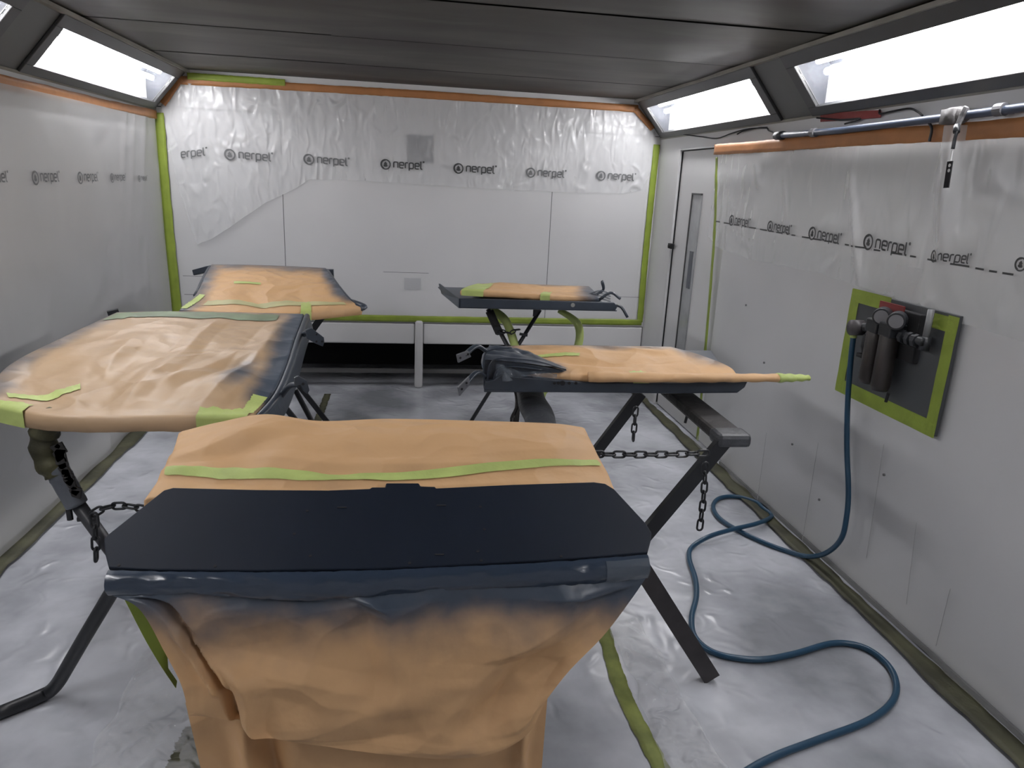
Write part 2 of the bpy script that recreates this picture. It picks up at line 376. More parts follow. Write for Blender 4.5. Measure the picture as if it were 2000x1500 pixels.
for side in (-1, 1):
    for bi, (a, b) in enumerate(bays):
        L = thing('ceiling_light', lab.get((side,bi), 'lit fluorescent fitting behind the camera, on the %s' % ('left' if side < 0 else 'right')), 'light', slope_pt(side, (a+b)/2, .5), 'fluorescent lights in the sloped panels')
        fr = MB(); ea, eb = a-.075, b+.075; o0, o1 = 0.001, .016
        slope_box(fr, side, ea, eb, .03, .165, o0, o1); slope_box(fr, side, ea, eb, .775, .955, o0, o1)
        slope_box(fr, side, ea, a, .165, .775, o0, o1); slope_box(fr, side, b, eb, .165, .775, o0, o1)
        obj('frame', fr, M_frame, L, bevel=.003)
        bx = MB()
        slope_box(bx, side, a-.02, b+.02, .10, .86, -.15, -.145)
        slope_box(bx, side, a-.02, b+.02, .10, .12, -.15, -.005); slope_box(bx, side, a-.02, b+.02, .84, .86, -.15, -.005)
        slope_box(bx, side, a-.02, a-.015, .12, .84, -.145, -.005); slope_box(bx, side, b+.015, b+.02, .12, .84, -.145, -.005)
        obj('reflector', bx, M_refl, L)
        for s, o in ((.50,-.07),(.68,-.06)):
            tb = MB().tube([slope_pt(side, a+.07, s, o), slope_pt(side, b-.07, s, o)], .016, 12)
            obj('fluorescent_tube', tb, M_tube, L, smooth=True)
        g = MB(); slope_box(g, side, a, b, .165, .775, .002, .006); obj('glass', g, M_glass, L)

# door in the right wall
d1 = struct('door_1', MB().box((XR+.022, DY0, .01), (XR+.062, DY1-.045, DZ-.015)), M_wall)
d1['label'] = 'plain pale door in the right wall next to the back corner'
obj('door_frame', MB().box((XR-.004, DY1-.04, 0), (XR+.06, DY1-.005, DZ+.0)).box((XR-.002, DY0, DZ-.012), (XR+.06, DY1-.04, DZ-.001)), M_wall, d1, bevel=.002)
obj('door_gap', MB().box((XR+.012, DY1-.046, .02), (XR+.021, DY1-.041, DZ-.02)).box((XR+.012, DY0, DZ-.018), (XR+.021, DY1-.045, DZ-.013)), M_black, d1)
win = obj('window_pane', MB().box((XR+.014, 4.77, .5), (XR+.0215, 4.93, 1.62)), mat('door_window', (.33,.34,.35), .12, var=(5,.2)), d1, label='tall narrow grey window in the door')
obj('window_edge', MB().box((XR+.008, 4.925, .5), (XR+.0215, 4.937, 1.63)).box((XR+.008, 4.77, 1.62), (XR+.0215, 4.937, 1.632)), M_frame, win)
obj('patch', MB().box((XR+.010, 4.80, .98), (XR+.0138, 4.86, 1.24)), M_vent, win)
ha = MB().box((XR-.022, 5.15, 1.225), (XR+.005, 5.215, 1.262)).cyl((XR-.03, 5.185, 1.243), (1,0,0), .013, .03, 12)
obj('latch', ha, M_black, d1, bevel=.002, label='small black latch')

struct('base_gap_shadow_right', MB().box((XR-.016, YF, 0), (XR-.006, DY0, .022)), M_black)  # black strip stands in for the gap shadow where right wall meets floor
# ---------------------------------------------------------------- print strokes: round emblem + lettering
def ribbon(pts, wd):
    n = len(pts); L = []; Rr = []
    for i in range(n):
        a = pts[max(i-1, 0)]; b = pts[min(i+1, n-1)]; d = Vector((b[0]-a[0], b[1]-a[1])).normalized(); nn = Vector((-d.y, d.x))*wd/2
        L.append((pts[i][0]+nn.x, pts[i][1]+nn.y)); Rr.append((pts[i][0]-nn.x, pts[i][1]-nn.y))
    return L + Rr, [(i, i+1, n+i+1, n+i) for i in range(n-1)]
def arc(cx, cy, r, a0, a1, n=8): return [(cx+r*math.cos(math.radians(a0+(a1-a0)*i/n)), cy+r*math.sin(math.radians(a0+(a1-a0)*i/n))) for i in range(n+1)]
def letters():
    out = []
    def n_(x): return [[(x,0),(x,.5)] + arc(x+.16,.5,.16,180,90) + arc(x+.34,.5,.16,90,0) + [(x+.5,0)]]
    def e_(x): return [[(x+.02,.33),(x+.5,.33),(x+.5,.5)] + arc(x+.34,.5,.16,0,90) + arc(x+.16,.5,.16,90,180) + arc(x+.16,.16,.16,180,270) + [(x+.46,0)]]
    def r_(x): return [[(x,0),(x,.5)] + arc(x+.16,.5,.16,180,90) + [(x+.32,.66)]]
    def p_(x): return [[(x,-.26),(x,.5)] + arc(x+.16,.5,.16,180,90) + arc(x+.34,.5,.16,90,0) + arc(x+.34,.16,.16,0,-90) + [(x+.02,0)]]
    def l_(x): return [[(x,.92),(x,.14)] + arc(x+.14,.14,.14,180,270) + [(x+.2,0)]]
    x = 0
    for f, wd in ((n_,.72),(e_,.70),(r_,.48),(p_,.72),(e_,.70),(l_,.3)): out += f(x); x += wd
    out.append(arc(x+.06, .86, .05, 0, 360, 8))
    return out, x
def logo():
    c = (-1.0, .30); out = [arc(c[0], c[1], .56, 0, 360, 28), arc(c[0], c[1], .50, 90, 250, 14), [(c[0],c[1]-.3),(c[0],c[1]+.28)],
        [(c[0]-.16,c[1]+.02),(c[0],c[1]+.26),(c[0]+.16,c[1]+.02)], [(c[0]-.22,c[1]-.18),(c[0],c[1]+.06),(c[0]+.22,c[1]-.18)], [(c[0]-.22,c[1]-.2),(c[0]+.22,c[1]-.2)]]
    return out
LET, LW = letters(); LOG = logo()
def stamp(mb, place, scale, what='both', cut=None):
    """place(a, z) -> world point; a runs along the wall in the reading direction, in metres from the text start"""
    strokes = (LET if what != 'logo' else []) + (LOG if what != 'text' else [])
    for st in strokes:
        fine = []
        for p, q in zip(st, st[1:]):
            k = max(1, int(math.dist(p, q)/.12))
            for i in range(k): fine.append((p[0]+(q[0]-p[0])*i/k, p[1]+(q[1]-p[1])*i/k))
        fine.append(st[-1])
        if cut: fine = [p for p in fine if cut(p)]
        if len(fine) < 2: continue
        v, f = ribbon(fine, .15); mb.add([place(a*scale, z*scale) for a, z in v], f)

# ---------------------------------------------------------------- plastic sheets on the walls
def nz(x, y, z=0): return noise.noise(Vector((x, y, z)))
def back_off(x, z):   # how far the upper back sheet stands off the wall
    left = sstep(-.6, -1.2, x)
    return .012 + .006*nz(x*7, z*1.2, 1) + .004*nz(x*20, z*5, 2) + left*(.012*abs(nz(x*9+z*3, z*2, 4)) + .02*sstep(2.0, 1.2, z))
def zb(x):
    pts = [(-1.72,1.55),(-1.60,1.25),(-1.507,1.10),(-1.40,1.14),(-1.25,1.24),(-1.0,1.42),(-.80,1.52),(-.68,1.60),(-.3,1.605),(.6,1.59),(1.3,1.59),(1.7,1.60),(1.86,1.63),(1.93,1.80)]
    for (a, b), (c, d) in zip(pts, pts[1:]):
        if x <= c: return b+(d-b)*max(0,(x-a)/(c-a))
    return pts[-1][1]
def bs(u, v):
    x = -1.70 + 3.63*u; zt = 2.205 - .001; z = zt + (zb(x)+.006*nz(x*9,0,7)-zt)*v
    xx = x + (.10*v*sstep(-1.45, -1.72, x)); 
    lim = min(1, (2.28-z)/.25)                       # stay clear of the sloped panels at both top corners
    xx = max(xx, XL+.02+max(0, (z-ZF)/(H-ZF))*DL); xx = min(xx, XR-.02-max(0, (z-ZF)/(H-ZF))*DR)
    return Vector((xx, YB-back_off(x, z), z))
sh = tag(obj('plastic_sheet', MB().grid(bs, 260, 60), M_film, smooth=True), 'wrinkled clear masking film with printed band, taped across the top of the back wall', 'plastic sheet')
for (lx, ly, tx, ex, ey) in ((451,303,467,533,309),(603,312,620,682,318),(753,321,769,828,325),(896,329,911,969,333),(1036,337,1051,1105,341),(1173,343,1188,1241,347)):
    A = at_y(tx, ly+6, YB-.02); B = at_y(ex, ey+6, YB-.02); sc = (B.x-A.x)/(LW+.1)
    sl = (B.z-A.z)/(B.x-A.x)
    def pl(a, z, A=A, sl=sl): x = A.x+a; zz = A.z+z+sl*a; return Vector((x, YB-back_off(x, zz)-.006, zz))
    pb = MB(); stamp(pb, pl, sc); obj('print', pb, M_print if 700 < lx < 1000 else M_print2, sh, label='round emblem and lettering printed on the film')
A = at_y(343, 309, YB-.02)
pb = MB(); stamp(pb, lambda a, z: Vector((A.x+a, YB-back_off(A.x+a, A.z+z)-.006, A.z+z+.15*a)), .058, 'text', cut=lambda p: p[0] > .7)
obj('print', pb, M_print2, sh, label='folded cut-off lettering')
lo = MB().grid(lambda u, v: Vector((XL+.06+(XR-XL-.14)*u, YB-.006-.003*(1+nz(u*16, v*3)), 1.75-1.19*v)), 120, 40)
tag(obj('plastic_sheet', lo, M_film_soft, smooth=True), 'flat translucent film covering the lower back wall above the open bay', 'plastic sheet')
# left wall sheet
def left_off(y, z):
    b = .012*(1+nz(y*1.3, z*.6, 5)) + .006*nz(y*3+z*1.5, z*.8, 6) + .05*sstep(.25, .0, z)*(.5+.5*nz(y*3, 0, 8))
    for (ya, yb_) in ((5.0,.03),(5.2,.04),(4.85,.03)):      # gathered folds near the back corner
        b += .010*math.exp(-((y-ya-.35*(z-1.5))/yb_)**2)*sstep(1.0,1.9,z)
    return .01 + b
ls = MB().grid(lambda u, v: Vector((XL+left_off(-1.4+6.98*u, 1.955-1.93*v), -1.4+6.98*u, 1.955-1.93*v)), 260, 80)
lsh = tag(obj('plastic_sheet', ls, M_film_left, smooth=True), 'grey translucent film covering the whole left wall down to the floor', 'plastic sheet')
for (lx, ly, tx, ex) in ((68,347,77,114),(153,346,160,188),(217,345,223,243),(268,345,273,286),(-40,348,-30,15)):
    a0 = at_x(tx, ly+7, XL+.02); a1 = at_x(ex, ly+7, XL+.02); sc = (a1.y-a0.y)/(LW+.1)
    pl_ = MB(); stamp(pl_, lambda a, z, a0=a0: Vector((XL+left_off(a0.y+a, a0.z+z)+.006, a0.y+a, a0.z+z)), sc)
    obj('print', pl_, M_print2, lsh, label='grey round emblem and lettering')
# right wall upper sheet
HOOKY = 2.46
def zrb(y):
    pts = [(1.0,1.20),(2.0,1.235),(2.35,1.245),(2.6,1.27),(2.85,1.285),(3.1,1.30),(3.5,1.295),(3.9,1.29),(4.35,1.31),(4.55,1.38)]
    for (a, b), (c, d) in zip(pts, pts[1:]):
        if y <= c: return b+(d-b)*max(0,(y-a)/(c-a))
    return pts[-1][1]
def right_off(y, z):
    o = .014 + .008*nz(y*2.5, z*.8, 11) + .006*abs(nz(y*7+z*2, z*1.3, 12))
    c = HOOKY + .12*(z-1.9) - .06*sstep(1.6, 1.2, z)
    o += .05*sstep(1.25, 1.75, z)*math.exp(-((y-c)/.055)**2) + .012*sstep(1.0,1.6,z)*math.exp(-((y-c+.22)/.06)**2)
    o += .018*math.exp(-((y-(2.86+.45*(z-1.3)))/.025)**2)*sstep(1.95, 1.5, z)
    return o
def rs(u, v):
    y = 1.0+3.52*u; zt = 1.915; z = zt+(zrb(y)-.012*abs(nz(y*6,0,9))-zt)*v
    if z < 1.30 and 2.2 < y < 2.93: pass
    return Vector((XR-right_off(y, z), y, z))
rsh = tag(obj('plastic_sheet', MB().grid(rs, 260, 60), M_film_r, smooth=True), 'draped printed masking film hanging from orange tape on the upper right wall', 'plastic sheet')
for (lx, ly, tx, ty, ex, ey) in ((1422,428,1432,434,1461,440),(1500,440,1509,446,1542,453),(1583,454,1593,462,1638,473),(1696,472,1707,481,1770,496),(1822,497,1836,505,1893,511),(1992,512,2006,524,2080,540)):
    a0 = at_x(tx, ty+3, XR-.03); a1 = at_x(ex, ey+4, XR-.03); sc = (a0.y-a1.y)/(LW+.1)*.97; sl = (a1.z-a0.z)/(a0.y-a1.y)
    pr = MB(); stamp(pr, lambda a, z, a0=a0, sl=sl: Vector((XR-right_off(a0.y-a, a0.z+z+sl*a)-.007, a0.y-a, a0.z+z+sl*a)), sc,
          cut=(lambda p: not (.0 < p[0] < .3)) if lx == 1822 else None)
    obj('print', pr, M_print, rsh, label='dark round emblem and lettering printed on film')
pr = MB()
rd = random.Random(5); y = 4.42
p0 = at_x(1400, 432, XR-.03); p1 = at_x(1990, 537, XR-.03)
while y > 1.7:
    w_ = rd.uniform(.02,.09); t = (p0.y-y)/(p0.y-p1.y); z = p0.z+(p1.z-p0.z)*t
    pr.grid(lambda u, v: Vector((XR-right_off(y-w_*u, z)-.006, y-w_*u, z-.007*v)), 2, 1); y -= w_+rd.uniform(.015,.07)
obj('dashed_line', pr, M_print, rsh)
rl = MB().grid(lambda u, v: Vector((XR-.008-.004*(1+nz(u*20, v*2, 3))-.03*sstep(.93,1.0,v)*(1+nz(u*30,0,2)), -1.0+5.28*u+.10*0, 1.40-1.38*v)), 160, 50)
rlo = tag(obj('plastic_sheet', rl, M_film_soft, smooth=True), 'smooth translucent film on the lower right wall, below the draped printed film', 'plastic sheet')

for a, b in (((1598,865),(1566,1062)), ((1726,868),(1692,1090)), ((1497,845),(1478,985)), ((1856,1150),(1828,1262)), ((1790,1020),(1770,1180))):
    p, q = at_x(*a, XR-.021), at_x(*b, XR-.021); obj('seam', MB().bar(p, q, .0025, .001, up=(1,0,0)), M_vent2, rlo)
# ---------------------------------------------------------------- tapes stuck on walls and floor
def strip(pts, n, wdt, off, wob=0.0, seed=0, name='masking_tape', mt=None, label='', cat='tape', group='tape strips on the walls', wdir=None, th=.0015):
    """ribbon along pts; n = outward normal; wdir = width direction"""
    n = Vector(n); P = smoothpath(pts, 60) if len(pts) > 2 else [pts[0].lerp(pts[1], i/60) for i in range(61)]
    mb = MB()
    def f(u, v):
        i = u*60; p = P[min(int(i), 59)].lerp(P[min(int(i), 59)+1], i-min(int(i), 59)); wd_ = wdir or (P[-1]-P[0]).normalized().cross(n)
        j1 = wob*(nz(u*23+seed, 1.3, seed)+.6*nz(u*70, 2, seed)) if v in (0, 1) else 0
        return p + Vector(wd_)*((v-.5)*wdt*(1+j1)) + n*(off+.002*nz(u*18, v, seed))
    mb.grid(f, 120, 3)
    o = obj(name, mb, mt, smooth=True)
    md = o.modifiers.new('thick', 'SOLIDIFY'); md.thickness = th; md.offset = -1
    tag(o, label, cat, group); return o
Z = Vector((0,0,1)); V = Vector
strip([V((XL+DL-.08,YB,2.222)), V((-.6,YB,2.228)), V((.3,YB,2.232)), V((XR-DR+.02,YB,2.23))], (0,-1,0), .052, .02, .15, 1, mt=M_otape, label='orange tape along the top of the back wall under the ceiling', wdir=Z)
strip([V((XL+.06,YB,2.06)), V((XL+DL-.05,YB,2.235))], (0,-1,0), .05, .022, .1, 2, mt=M_otape, label='short slanting orange tape in the top left back corner', wdir=V((.8,0,-.6)))
strip([V((XR-.08,YB,2.09)), V((XR-DR-.0,YB,2.225))], (0,-1,0), .045, .022, .1, 2, mt=M_otape, label='short slanting orange tape in the top right back corner', wdir=V((.8,0,.6)))
strip([V((XL+DL,YB,2.252)), V((-.83,YB,2.25))], (0,-1,0), .045, .024, .1, 3, mt=M_gtape, label='short green tape above the orange tape, left end of the back wall', wdir=Z)
strip([V((XL+.03,YB-.01,2.0)), V((XL+.035,YB-.01,1.2)), V((XL+.06,YB-.01,.02))], (0,-1,0), .07, .02, .12, 4, mt=M_gtape, label='vertical green tape in the left back corner', wdir=V((1,0,0)))
strip([V((XR-.035,YB,1.98)), V((XR-.04,YB,1.2)), V((XR-.035,YB,.575))], (0,-1,0), .05, .018, .1, 5, mt=M_gtape, label='vertical green tape at the right end of the back wall', wdir=V((1,0,0)))
strip([V((XL+.08,YB,.572)), V((0,YB,.57)), V((XR-.02,YB,.575))], (0,-1,0), .05, .02, .1, 6, mt=M_gtape, label='long level green tape above the fascia panels, low on the back wall', wdir=Z)
strip([V((XL,-1.2,1.985)), V((XL,2,1.962)), V((XL,4.2,1.965)), V((XL,YB-.03,1.985))], (1,0,0), .058, .02, .1, 7, mt=M_otape, label='orange tape running along the top of the left wall', wdir=Z)
strip([V((XR,.9,1.90)), V((XR,2.2,1.893)), V((XR,3.0,1.90)), V((XR,3.9,1.90)), V((XR,4.55,1.905))], (-1,0,0), .062, .03, .1, 8, mt=M_otape, label='orange tape along the upper right wall beneath the blue-grey pipe', wdir=Z)
strip([V((XR,4.53,1.86)), V((XR,4.42,1.35)), V((XR,4.34,.55)), V((XR,4.30,.03))], (-1,0,0), .035, .016, .2, 9, mt=M_gtape, label='thin vertical green tape between the door and the right wall film', wdir=V((0,1,0)))
def fstrip(pts, wd, mt, label, seed, wdir, wob=.35, off=.004):
    return strip(pts, (0,0,1), wd, off, wob, seed, mt=mt, label=label, group='tape strips on the floor', wdir=wdir, th=.001)
fstrip([V((XL+.045,-1.2,0)), V((XL+.055,2.5,0)), V((XL+.06,5.6,0))], .10, M_dtape, 'dirty olive tape on the floor along the left wall', 11, V((1,0,0)), off=.012)
fstrip([V((XR-.075,-1.2,0)), V((XR-.08,2.5,0)), V((XR-.06,5.6,0))], .085, M_dtape, 'dirty olive tape on the floor along the right wall', 12, V((1,0,0)), .5, off=.012)
fstrip([at_z(1178,1228,0), at_z(1215,1350,0), at_z(1290,1500,0), at_z(1330,1580,0)], .055, mat('grimy_green_tape', (.20,.23,.06), .6, bump=(20,.5,.005), var=(9,.4)), 'grimy green tape on the floor right of the hanging paper', 13, V((1,0,0)), .15)
fstrip([at_z(640,770,0), at_z(612,845,0)], .05, M_dtape, 'faded olive tape on the floor in front of the dark bay', 14, V((1,0,0)), .3)
fstrip([at_z(352,1520,0), at_z(395,1420,0)], .10, M_dtape, 'olive tape patch on the floor left of the hanging paper', 15, V((1,0,0)), .2)

M_ffilm = film_mat('floor_film', .34, col=(.85,.86,.88), rough=.10, scale=14, strength=1.0, dist=.05, stretch=(1,1,1))
def ffilm(cs, label, seed):
    P = [at_z(x, y, 0) for x, y in cs]
    def f(u, v):
        p = P[0].lerp(P[1], u).lerp(P[3].lerp(P[2], u), v); e = min(1, 10*min(u, 1-u))
        return p + Vector((.03*nz(v*6, u, seed)*(1-e), .0, .006+(.018*(1-abs(nz(p.x*13, p.y*13, seed))*2.2)+.010*abs(nz(p.x*30, p.y*30, seed)))*e*.8))
    tag(obj('plastic_sheet', MB().grid(f, 80, 160), M_ffilm, smooth=True), label, 'plastic sheet')
ffilm([(300,1240),(400,1235),(430,1540),(150,1540)], 'crinkled shiny film on the floor left of the hanging paper', 3)
ffilm([(1192,1225),(1250,1215),(1440,1545),(1318,1545)], 'crinkled shiny film on the floor along the right of the grimy green tape', 7)
# ---------------------------------------------------------------- door-like masked panels
def seg(u, v, a, b, wd, amp, both=True):     # one pressed fold line from a to b
    ax, ay = a; bx, by = b; dx, dy = bx-ax, by-ay; L2 = dx*dx+dy*dy; t = ((u-ax)*dx+(v-ay)*dy)/L2
    d = ((u-ax)*dy-(v-ay)*dx)/math.sqrt(L2); g = max(0, 1-abs(d)/wd)
    if not both and d < 0: g = max(0, 1-abs(d)/(wd*.25))
    return amp*g*sstep(-.12, .1, t)*sstep(1.12, .9, t)
def surface(rows, cr=None, camp=0.0, namp=0.0, seed=0, smoothrow=True):
    def f(u, v):
        R = [crom(r, u) for r in rows]; p = crom(R, v)
        e = min(1, 12*min(u, 1-u, v, 1-v))
        h = 0
        if cr: h += cr(u, v)*camp*e
        h += namp*e*(nz(p.x*5, p.y*5, seed)+.5*nz(p.x*13, p.y*13, seed))
        return p + Vector((0, 0, h))
    return f
def masked(f, nu, nv, spray, thick, rimw=.008):
    """top surface from f plus a rounded skirt and underside"""
    mb = MB(); mb.grid(f, nu, nv, spray)
    idx = [i for i in range(nu+1)] + [j*(nu+1)+nu for j in range(1, nv+1)] + [nv*(nu+1)+i for i in range(nu-1, -1, -1)] + [j*(nu+1) for j in range(nv-1, 0, -1)]
    c = sum((mb.v[i] for i in idx), Vector())/len(idx); prev = idx; n = len(idx)
    for out, dz in ((rimw*.8, -.006), (rimw, -.5*thick), (rimw*.6, -.92*thick), (-.01, -thick)):
        b = len(mb.v)
        for i in idx:
            p = mb.v[i]; d = p-c; d.z = 0; d.normalize(); mb.v.append(p + d*out + Vector((0,0,dz)) + Vector((0,0,.003*nz(p.x*20,p.y*20,dz)))); mb.a.append(mb.a[i])
        cur = list(range(b, b+n)); mb.f += [(prev[k], prev[(k+1)%n], cur[(k+1)%n], cur[k])[::-1] for k in range(n)]; prev = cur
    mb.f.append(tuple(prev)); return mb
def on_surf(f, path, wd, off=.003, n=50, nw=4):
    """tape strip laid on a surface, path in (u,v), width in v or u units"""
    mb = MB(); P = [Vector((a, b, 0)) for a, b in path]
    def g(s, t):
        p = crom(P, s) if len(P) > 2 else P[0].lerp(P[1], s); d = (P[-1]-P[0]).normalized(); nn = Vector((-d.y, d.x, 0))
        k = wd*(1+.12*nz(s*9, 3, wd*50)+.22*nz(s*24, t*4, wd*90)); q = p + nn*((t-.5)*k+wd*.08*nz(s*16, 7, wd*30)); q.x = max(0, min(1, q.x)); q.y = max(0, min(1, q.y))
        r = f(q.x, q.y); r.z += off; return r
    mb.grid(g, n, nw); return mb
def on_rim(f, ends, wd, thick, off=.011, row=1.0):
    """tape covering a stretch of the near edge and its skirt; ends = (u0,u1); wd = v extent on the top"""
    mb = MB(); u0, u1 = ends
    def g(s, t):
        u = u0+(u1-u0)*s; e = .35*wd*nz(s*6, 5, u0)+.15*wd*nz(s*20, 2, u0)
        if t < .5:
            v = row-(wd+e)*(1-t*2); p = f(u, v); p.z += .004; return p
        p = f(u, row); k = (t-.5)*2; return p + Vector((0, -off-.002, -k*thick+.003))
    mb.grid(g, 24, 10); return mb
def pz(l): return [at_z(x, y, z) for x, y, z in l]

def hinge(mb_plate, mb_arm, p_plate, sx, sy, tilt, base, r=.012):
    """flat plate with bolt holes at p_plate on an arm from base"""
    c = Vector(p_plate); q = Matrix.Rotation(tilt[0], 3, 'X') @ Matrix.Rotation(tilt[1], 3, 'Y') @ Matrix.Rotation(tilt[2], 3, 'Z')
    pts = [c + q @ Vector((a*sx/2, b*sy/2, -.004)) for a, b in ((-1,-1),(1,-1),(1,1),(-1,1))]
    mb_plate.prism(pts, q @ Vector((0,0,.008)))
    for a, b in ((-.28,-.2),(.28,.2)):
        mb_plate.cyl(c + q @ Vector((a*sx, b*sy, .0)), q @ Vector((0,0,1)), .006, .0075, 8)
    b0 = Vector(base); mid = b0.lerp(c, .5) + Vector((0, 0, .02))
    mb_arm.tube(smoothpath([b0, mid, c], 10), r, 8, flat=.45)
    mb_arm.cyl(b0-Vector((0,.035,0)), (0,1,0), .014, .07, 12)

# --- left large door panel
D = thing('masked_door', 'large crumpled paper-covered door panel lying on the left stand', 'door panel', at_z(300,720,.9), 'masked door panels on stands')
zn, zf_ = .90, .985
rows = [pz([(228,610,zf_),(340,608,zf_),(470,610,zf_),(592,613,zf_)]),
        pz([(130,655,.965),(290,650,.97),(430,652,.968),(574,658,.965)]),
        pz([(20,712,.945),(215,708,.95),(390,710,.947),(556,712,.945)]),
        pz([(-22,768,.925),(165,762,.93),(340,764,.927),(530,768,.925)]),
        pz([(-30,786,.905),(110,811,.905),(310,812,.905),(492,812,.905)])]
cr = creases(7, 26, 1.0, .4); fL0 = surface(rows, cr, .015, .005, 3)
def fL(u, v):
    p = fL0(u, v); e = min(1, 10*min(u, 1-u, v, 1-v))
    p.z += e*(seg(u,v,(.93,.15),(.80,.95),.09,.020)+seg(u,v,(.80,.40),(.62,.72),.07,.014)+seg(u,v,(.55,.62),(.90,.50),.06,-.012)+seg(u,v,(.30,.30),(.36,.62),.06,.010)+seg(u,v,(.60,.10),(.52,.85),.07,.010)+seg(u,v,(.10,.60),(.40,.90),.06,.008)); return p
def spL(u, v): return max(sstep(.16,0,v)*.55, sstep(.86,1.0,u)*sstep(1.0,.75,v)*1.3, sstep(.14,0,u)*.75*sstep(1,.7,v), .95*math.exp(-((u-.86)/.07)**2-((v-.62)/.16)**2))
obj('paper_cover', masked(fL, 150, 100, spL, .055), M_paper_c, D, smooth=True)
obj('tape_strip', on_surf(fL, [(.02,.055),(.35,.05),(.88,.065)], .075), mat('sprayed_tape', (.17,.22,.13), .45, var=(8,.3)), D, smooth=True, label='green tape dulled by overspray')
obj('tape_strip', on_rim(fL, (0,.20), .10, .055), M_gtape2, D, smooth=True)
obj('tape_strip', on_rim(fL, (.80,.985), .05, .055), M_gtape2, D, smooth=True)
obj('tape_strip', on_surf(fL, [(.07,.78),(.22,.76),(.30,.70)], .06), M_gtape2, D, smooth=True)
obj('tape_strip', on_surf(fL, [(.975,.98),(.975,.80)], .05), M_gtape2, D, smooth=True)
# dark frame edge with rubber channel down the right side
edge = [fL(1, i/20) for i in range(21)]
fm = MB().tube([p+Vector((.018,0,-.012)) for p in edge], .014, 10); obj('seal', fm, M_slate, D, smooth=True, label='dark rubber seal down the hinge side')
fm = MB()
for a, b in zip(edge, edge[1:]):
    fm.add([a+Vector((.028,0,-.005)), b+Vector((.028,0,-.005)), b+Vector((.045,0,-.07)), a+Vector((.045,0,-.07)), a+Vector((.005,0,-.075)), b+Vector((.005,0,-.075))], [(0,1,2,3),(3,2,5,4)])
obj('frame', fm, M_slate, D, smooth=True)
hp, ha_ = MB(), MB()
e1 = fL(1,.18); e2 = fL(1,.72)
def plate(mb, c, ax, ay, sx, sy, th=.008, hex_=False):
    c = Vector(c); ax = Vector(ax).normalized(); ay = Vector(ay); ay = (ay-ax*ay.dot(ax)).normalized(); n = ax.cross(ay)
    k = [(-1,-.7),(-.7,-1),(.7,-1),(1,-.5),(1,.7),(.6,1),(-.8,1),(-1,.6)] if hex_ else [(-1,-1),(1,-1),(1,1),(-1,1)]
    mb.prism([c+ax*(a*sx/2)+ay*(b*sy/2)-n*(th/2) for a, b in k], n*th)
    return n
def plate_px(px, y, th=.010, slant=0.0):
    pts = [at_y(x_, y_, y+slant*(x_-px[0][0])/100) for x_, y_ in px]; n_ = (pts[1]-pts[0]).cross(pts[-1]-pts[0]).normalized()
    if n_.y > 0: n_ = -n_
    return MB().prism(pts, -n_*th), pts, n_
def hinge_px(parent, px, y, e, holes, m1, slant=0.0, r=.016, bend=.02):
    hp, pts, n_ = plate_px(px, y, .010, slant); h = obj('hinge', hp, m1, parent, bevel=.002)
    c = sum(pts, Vector())/len(pts); e = Vector(e)
    obj('hinge_arm', MB().tube(smoothpath([e, e.lerp(c,.45)+Vector((0,.012,bend)), c+Vector((0,.012,0))], 12), r, 8, flat=.6), M_slate, h, smooth=True)
    for x_, y_ in holes:
        q = at_y(x_, y_, y+slant*(x_-px[0][0])/100); obj('bolt_hole', MB().tube([q+n_*.0012, q-n_*.004], .0048, 8), M_black, h)
hinge_px(D, [(598,645),(608,640),(633,659),(634,668),(631,677),(617,671),(601,662)], e1.y-.25, e1+Vector((.02,0,-.03)), [(618,653),(618,667),(629,667)], M_slate, .15)
hinge_px(D, [(576,738),(584,734),(600,744),(605,762),(601,770),(594,764),(586,752),(577,755)], e2.y-.10, e2+Vector((.02,0,-.03)), [(592,750)], M_slate, .1)
obj('corner_bracket', MB().bar(at_z(210,612,.97), at_z(232,607,.98), .03, .02), M_dark, D)

# --- back left door panel
D = thing('masked_door', 'paper-covered door panel standing farthest back on the left, pale tape across it', 'door panel', at_z(530,570,.95), 'masked door panels on stands')
rows = [pz([(413,517,1.06),(500,518,1.06),(580,521,1.06),(636,524,1.06)]),
        pz([(398,545,1.03),(490,546,1.035),(585,548,1.035),(655,552,1.03)]),
        pz([(385,572,.99),(490,574,.995),(590,576,.995),(680,582,.99)]),
        pz([(352,604,.95),(480,609,.95),(590,610,.95),(705,600,.95)])]
cr = creases(12, 14, 1.0, .4); fB = surface(rows, cr, .014, .003, 5)
def spB(u, v): return max(sstep(.30,0,v)*.8, sstep(.16,0,u)*.95, sstep(.82,1,u)*sstep(1,.6,v)*1.1)
obj('paper_cover', masked(fB, 90, 60, spB, .045), M_paper, D, smooth=True)
obj('tape_strip', on_surf(fB, [(.09,.84),(.5,.85),(.93,.88)], .10), mat('sand_tape', (.46,.44,.22), .5, var=(8,.15)), D, smooth=True, label='wide pale tape strip')
obj('tape_strip', on_surf(fB, [(.22,.44),(.40,.44)], .05), M_gtape2, D, smooth=True)
obj('tape_strip', on_rim(fB, (.66,.72), .16, .045), M_gtape2, D, smooth=True)
obj('tape_strip', on_surf(fB, [(.015,.99),(.04,.70)], .035), M_gtape2, D, smooth=True)
fr = MB().tube([fB(i/12,0)+Vector((0,.012,-.012)) for i in range(13)], .012, 8).tube([fB(1,i/12)+Vector((.010,0,-.015)) for i in range(13)], .012, 8).tube([fB(0,i/12)+Vector((-.01,0,-.015)) for i in range(9)], .012, 8)
obj('frame', fr, M_slate, D, smooth=True, label='slate metal edge')
obj('hinge', MB().bar(at_y(382,532,4.82), at_y(412,524,4.75), .05, .035), M_slate, D, bevel=.004)
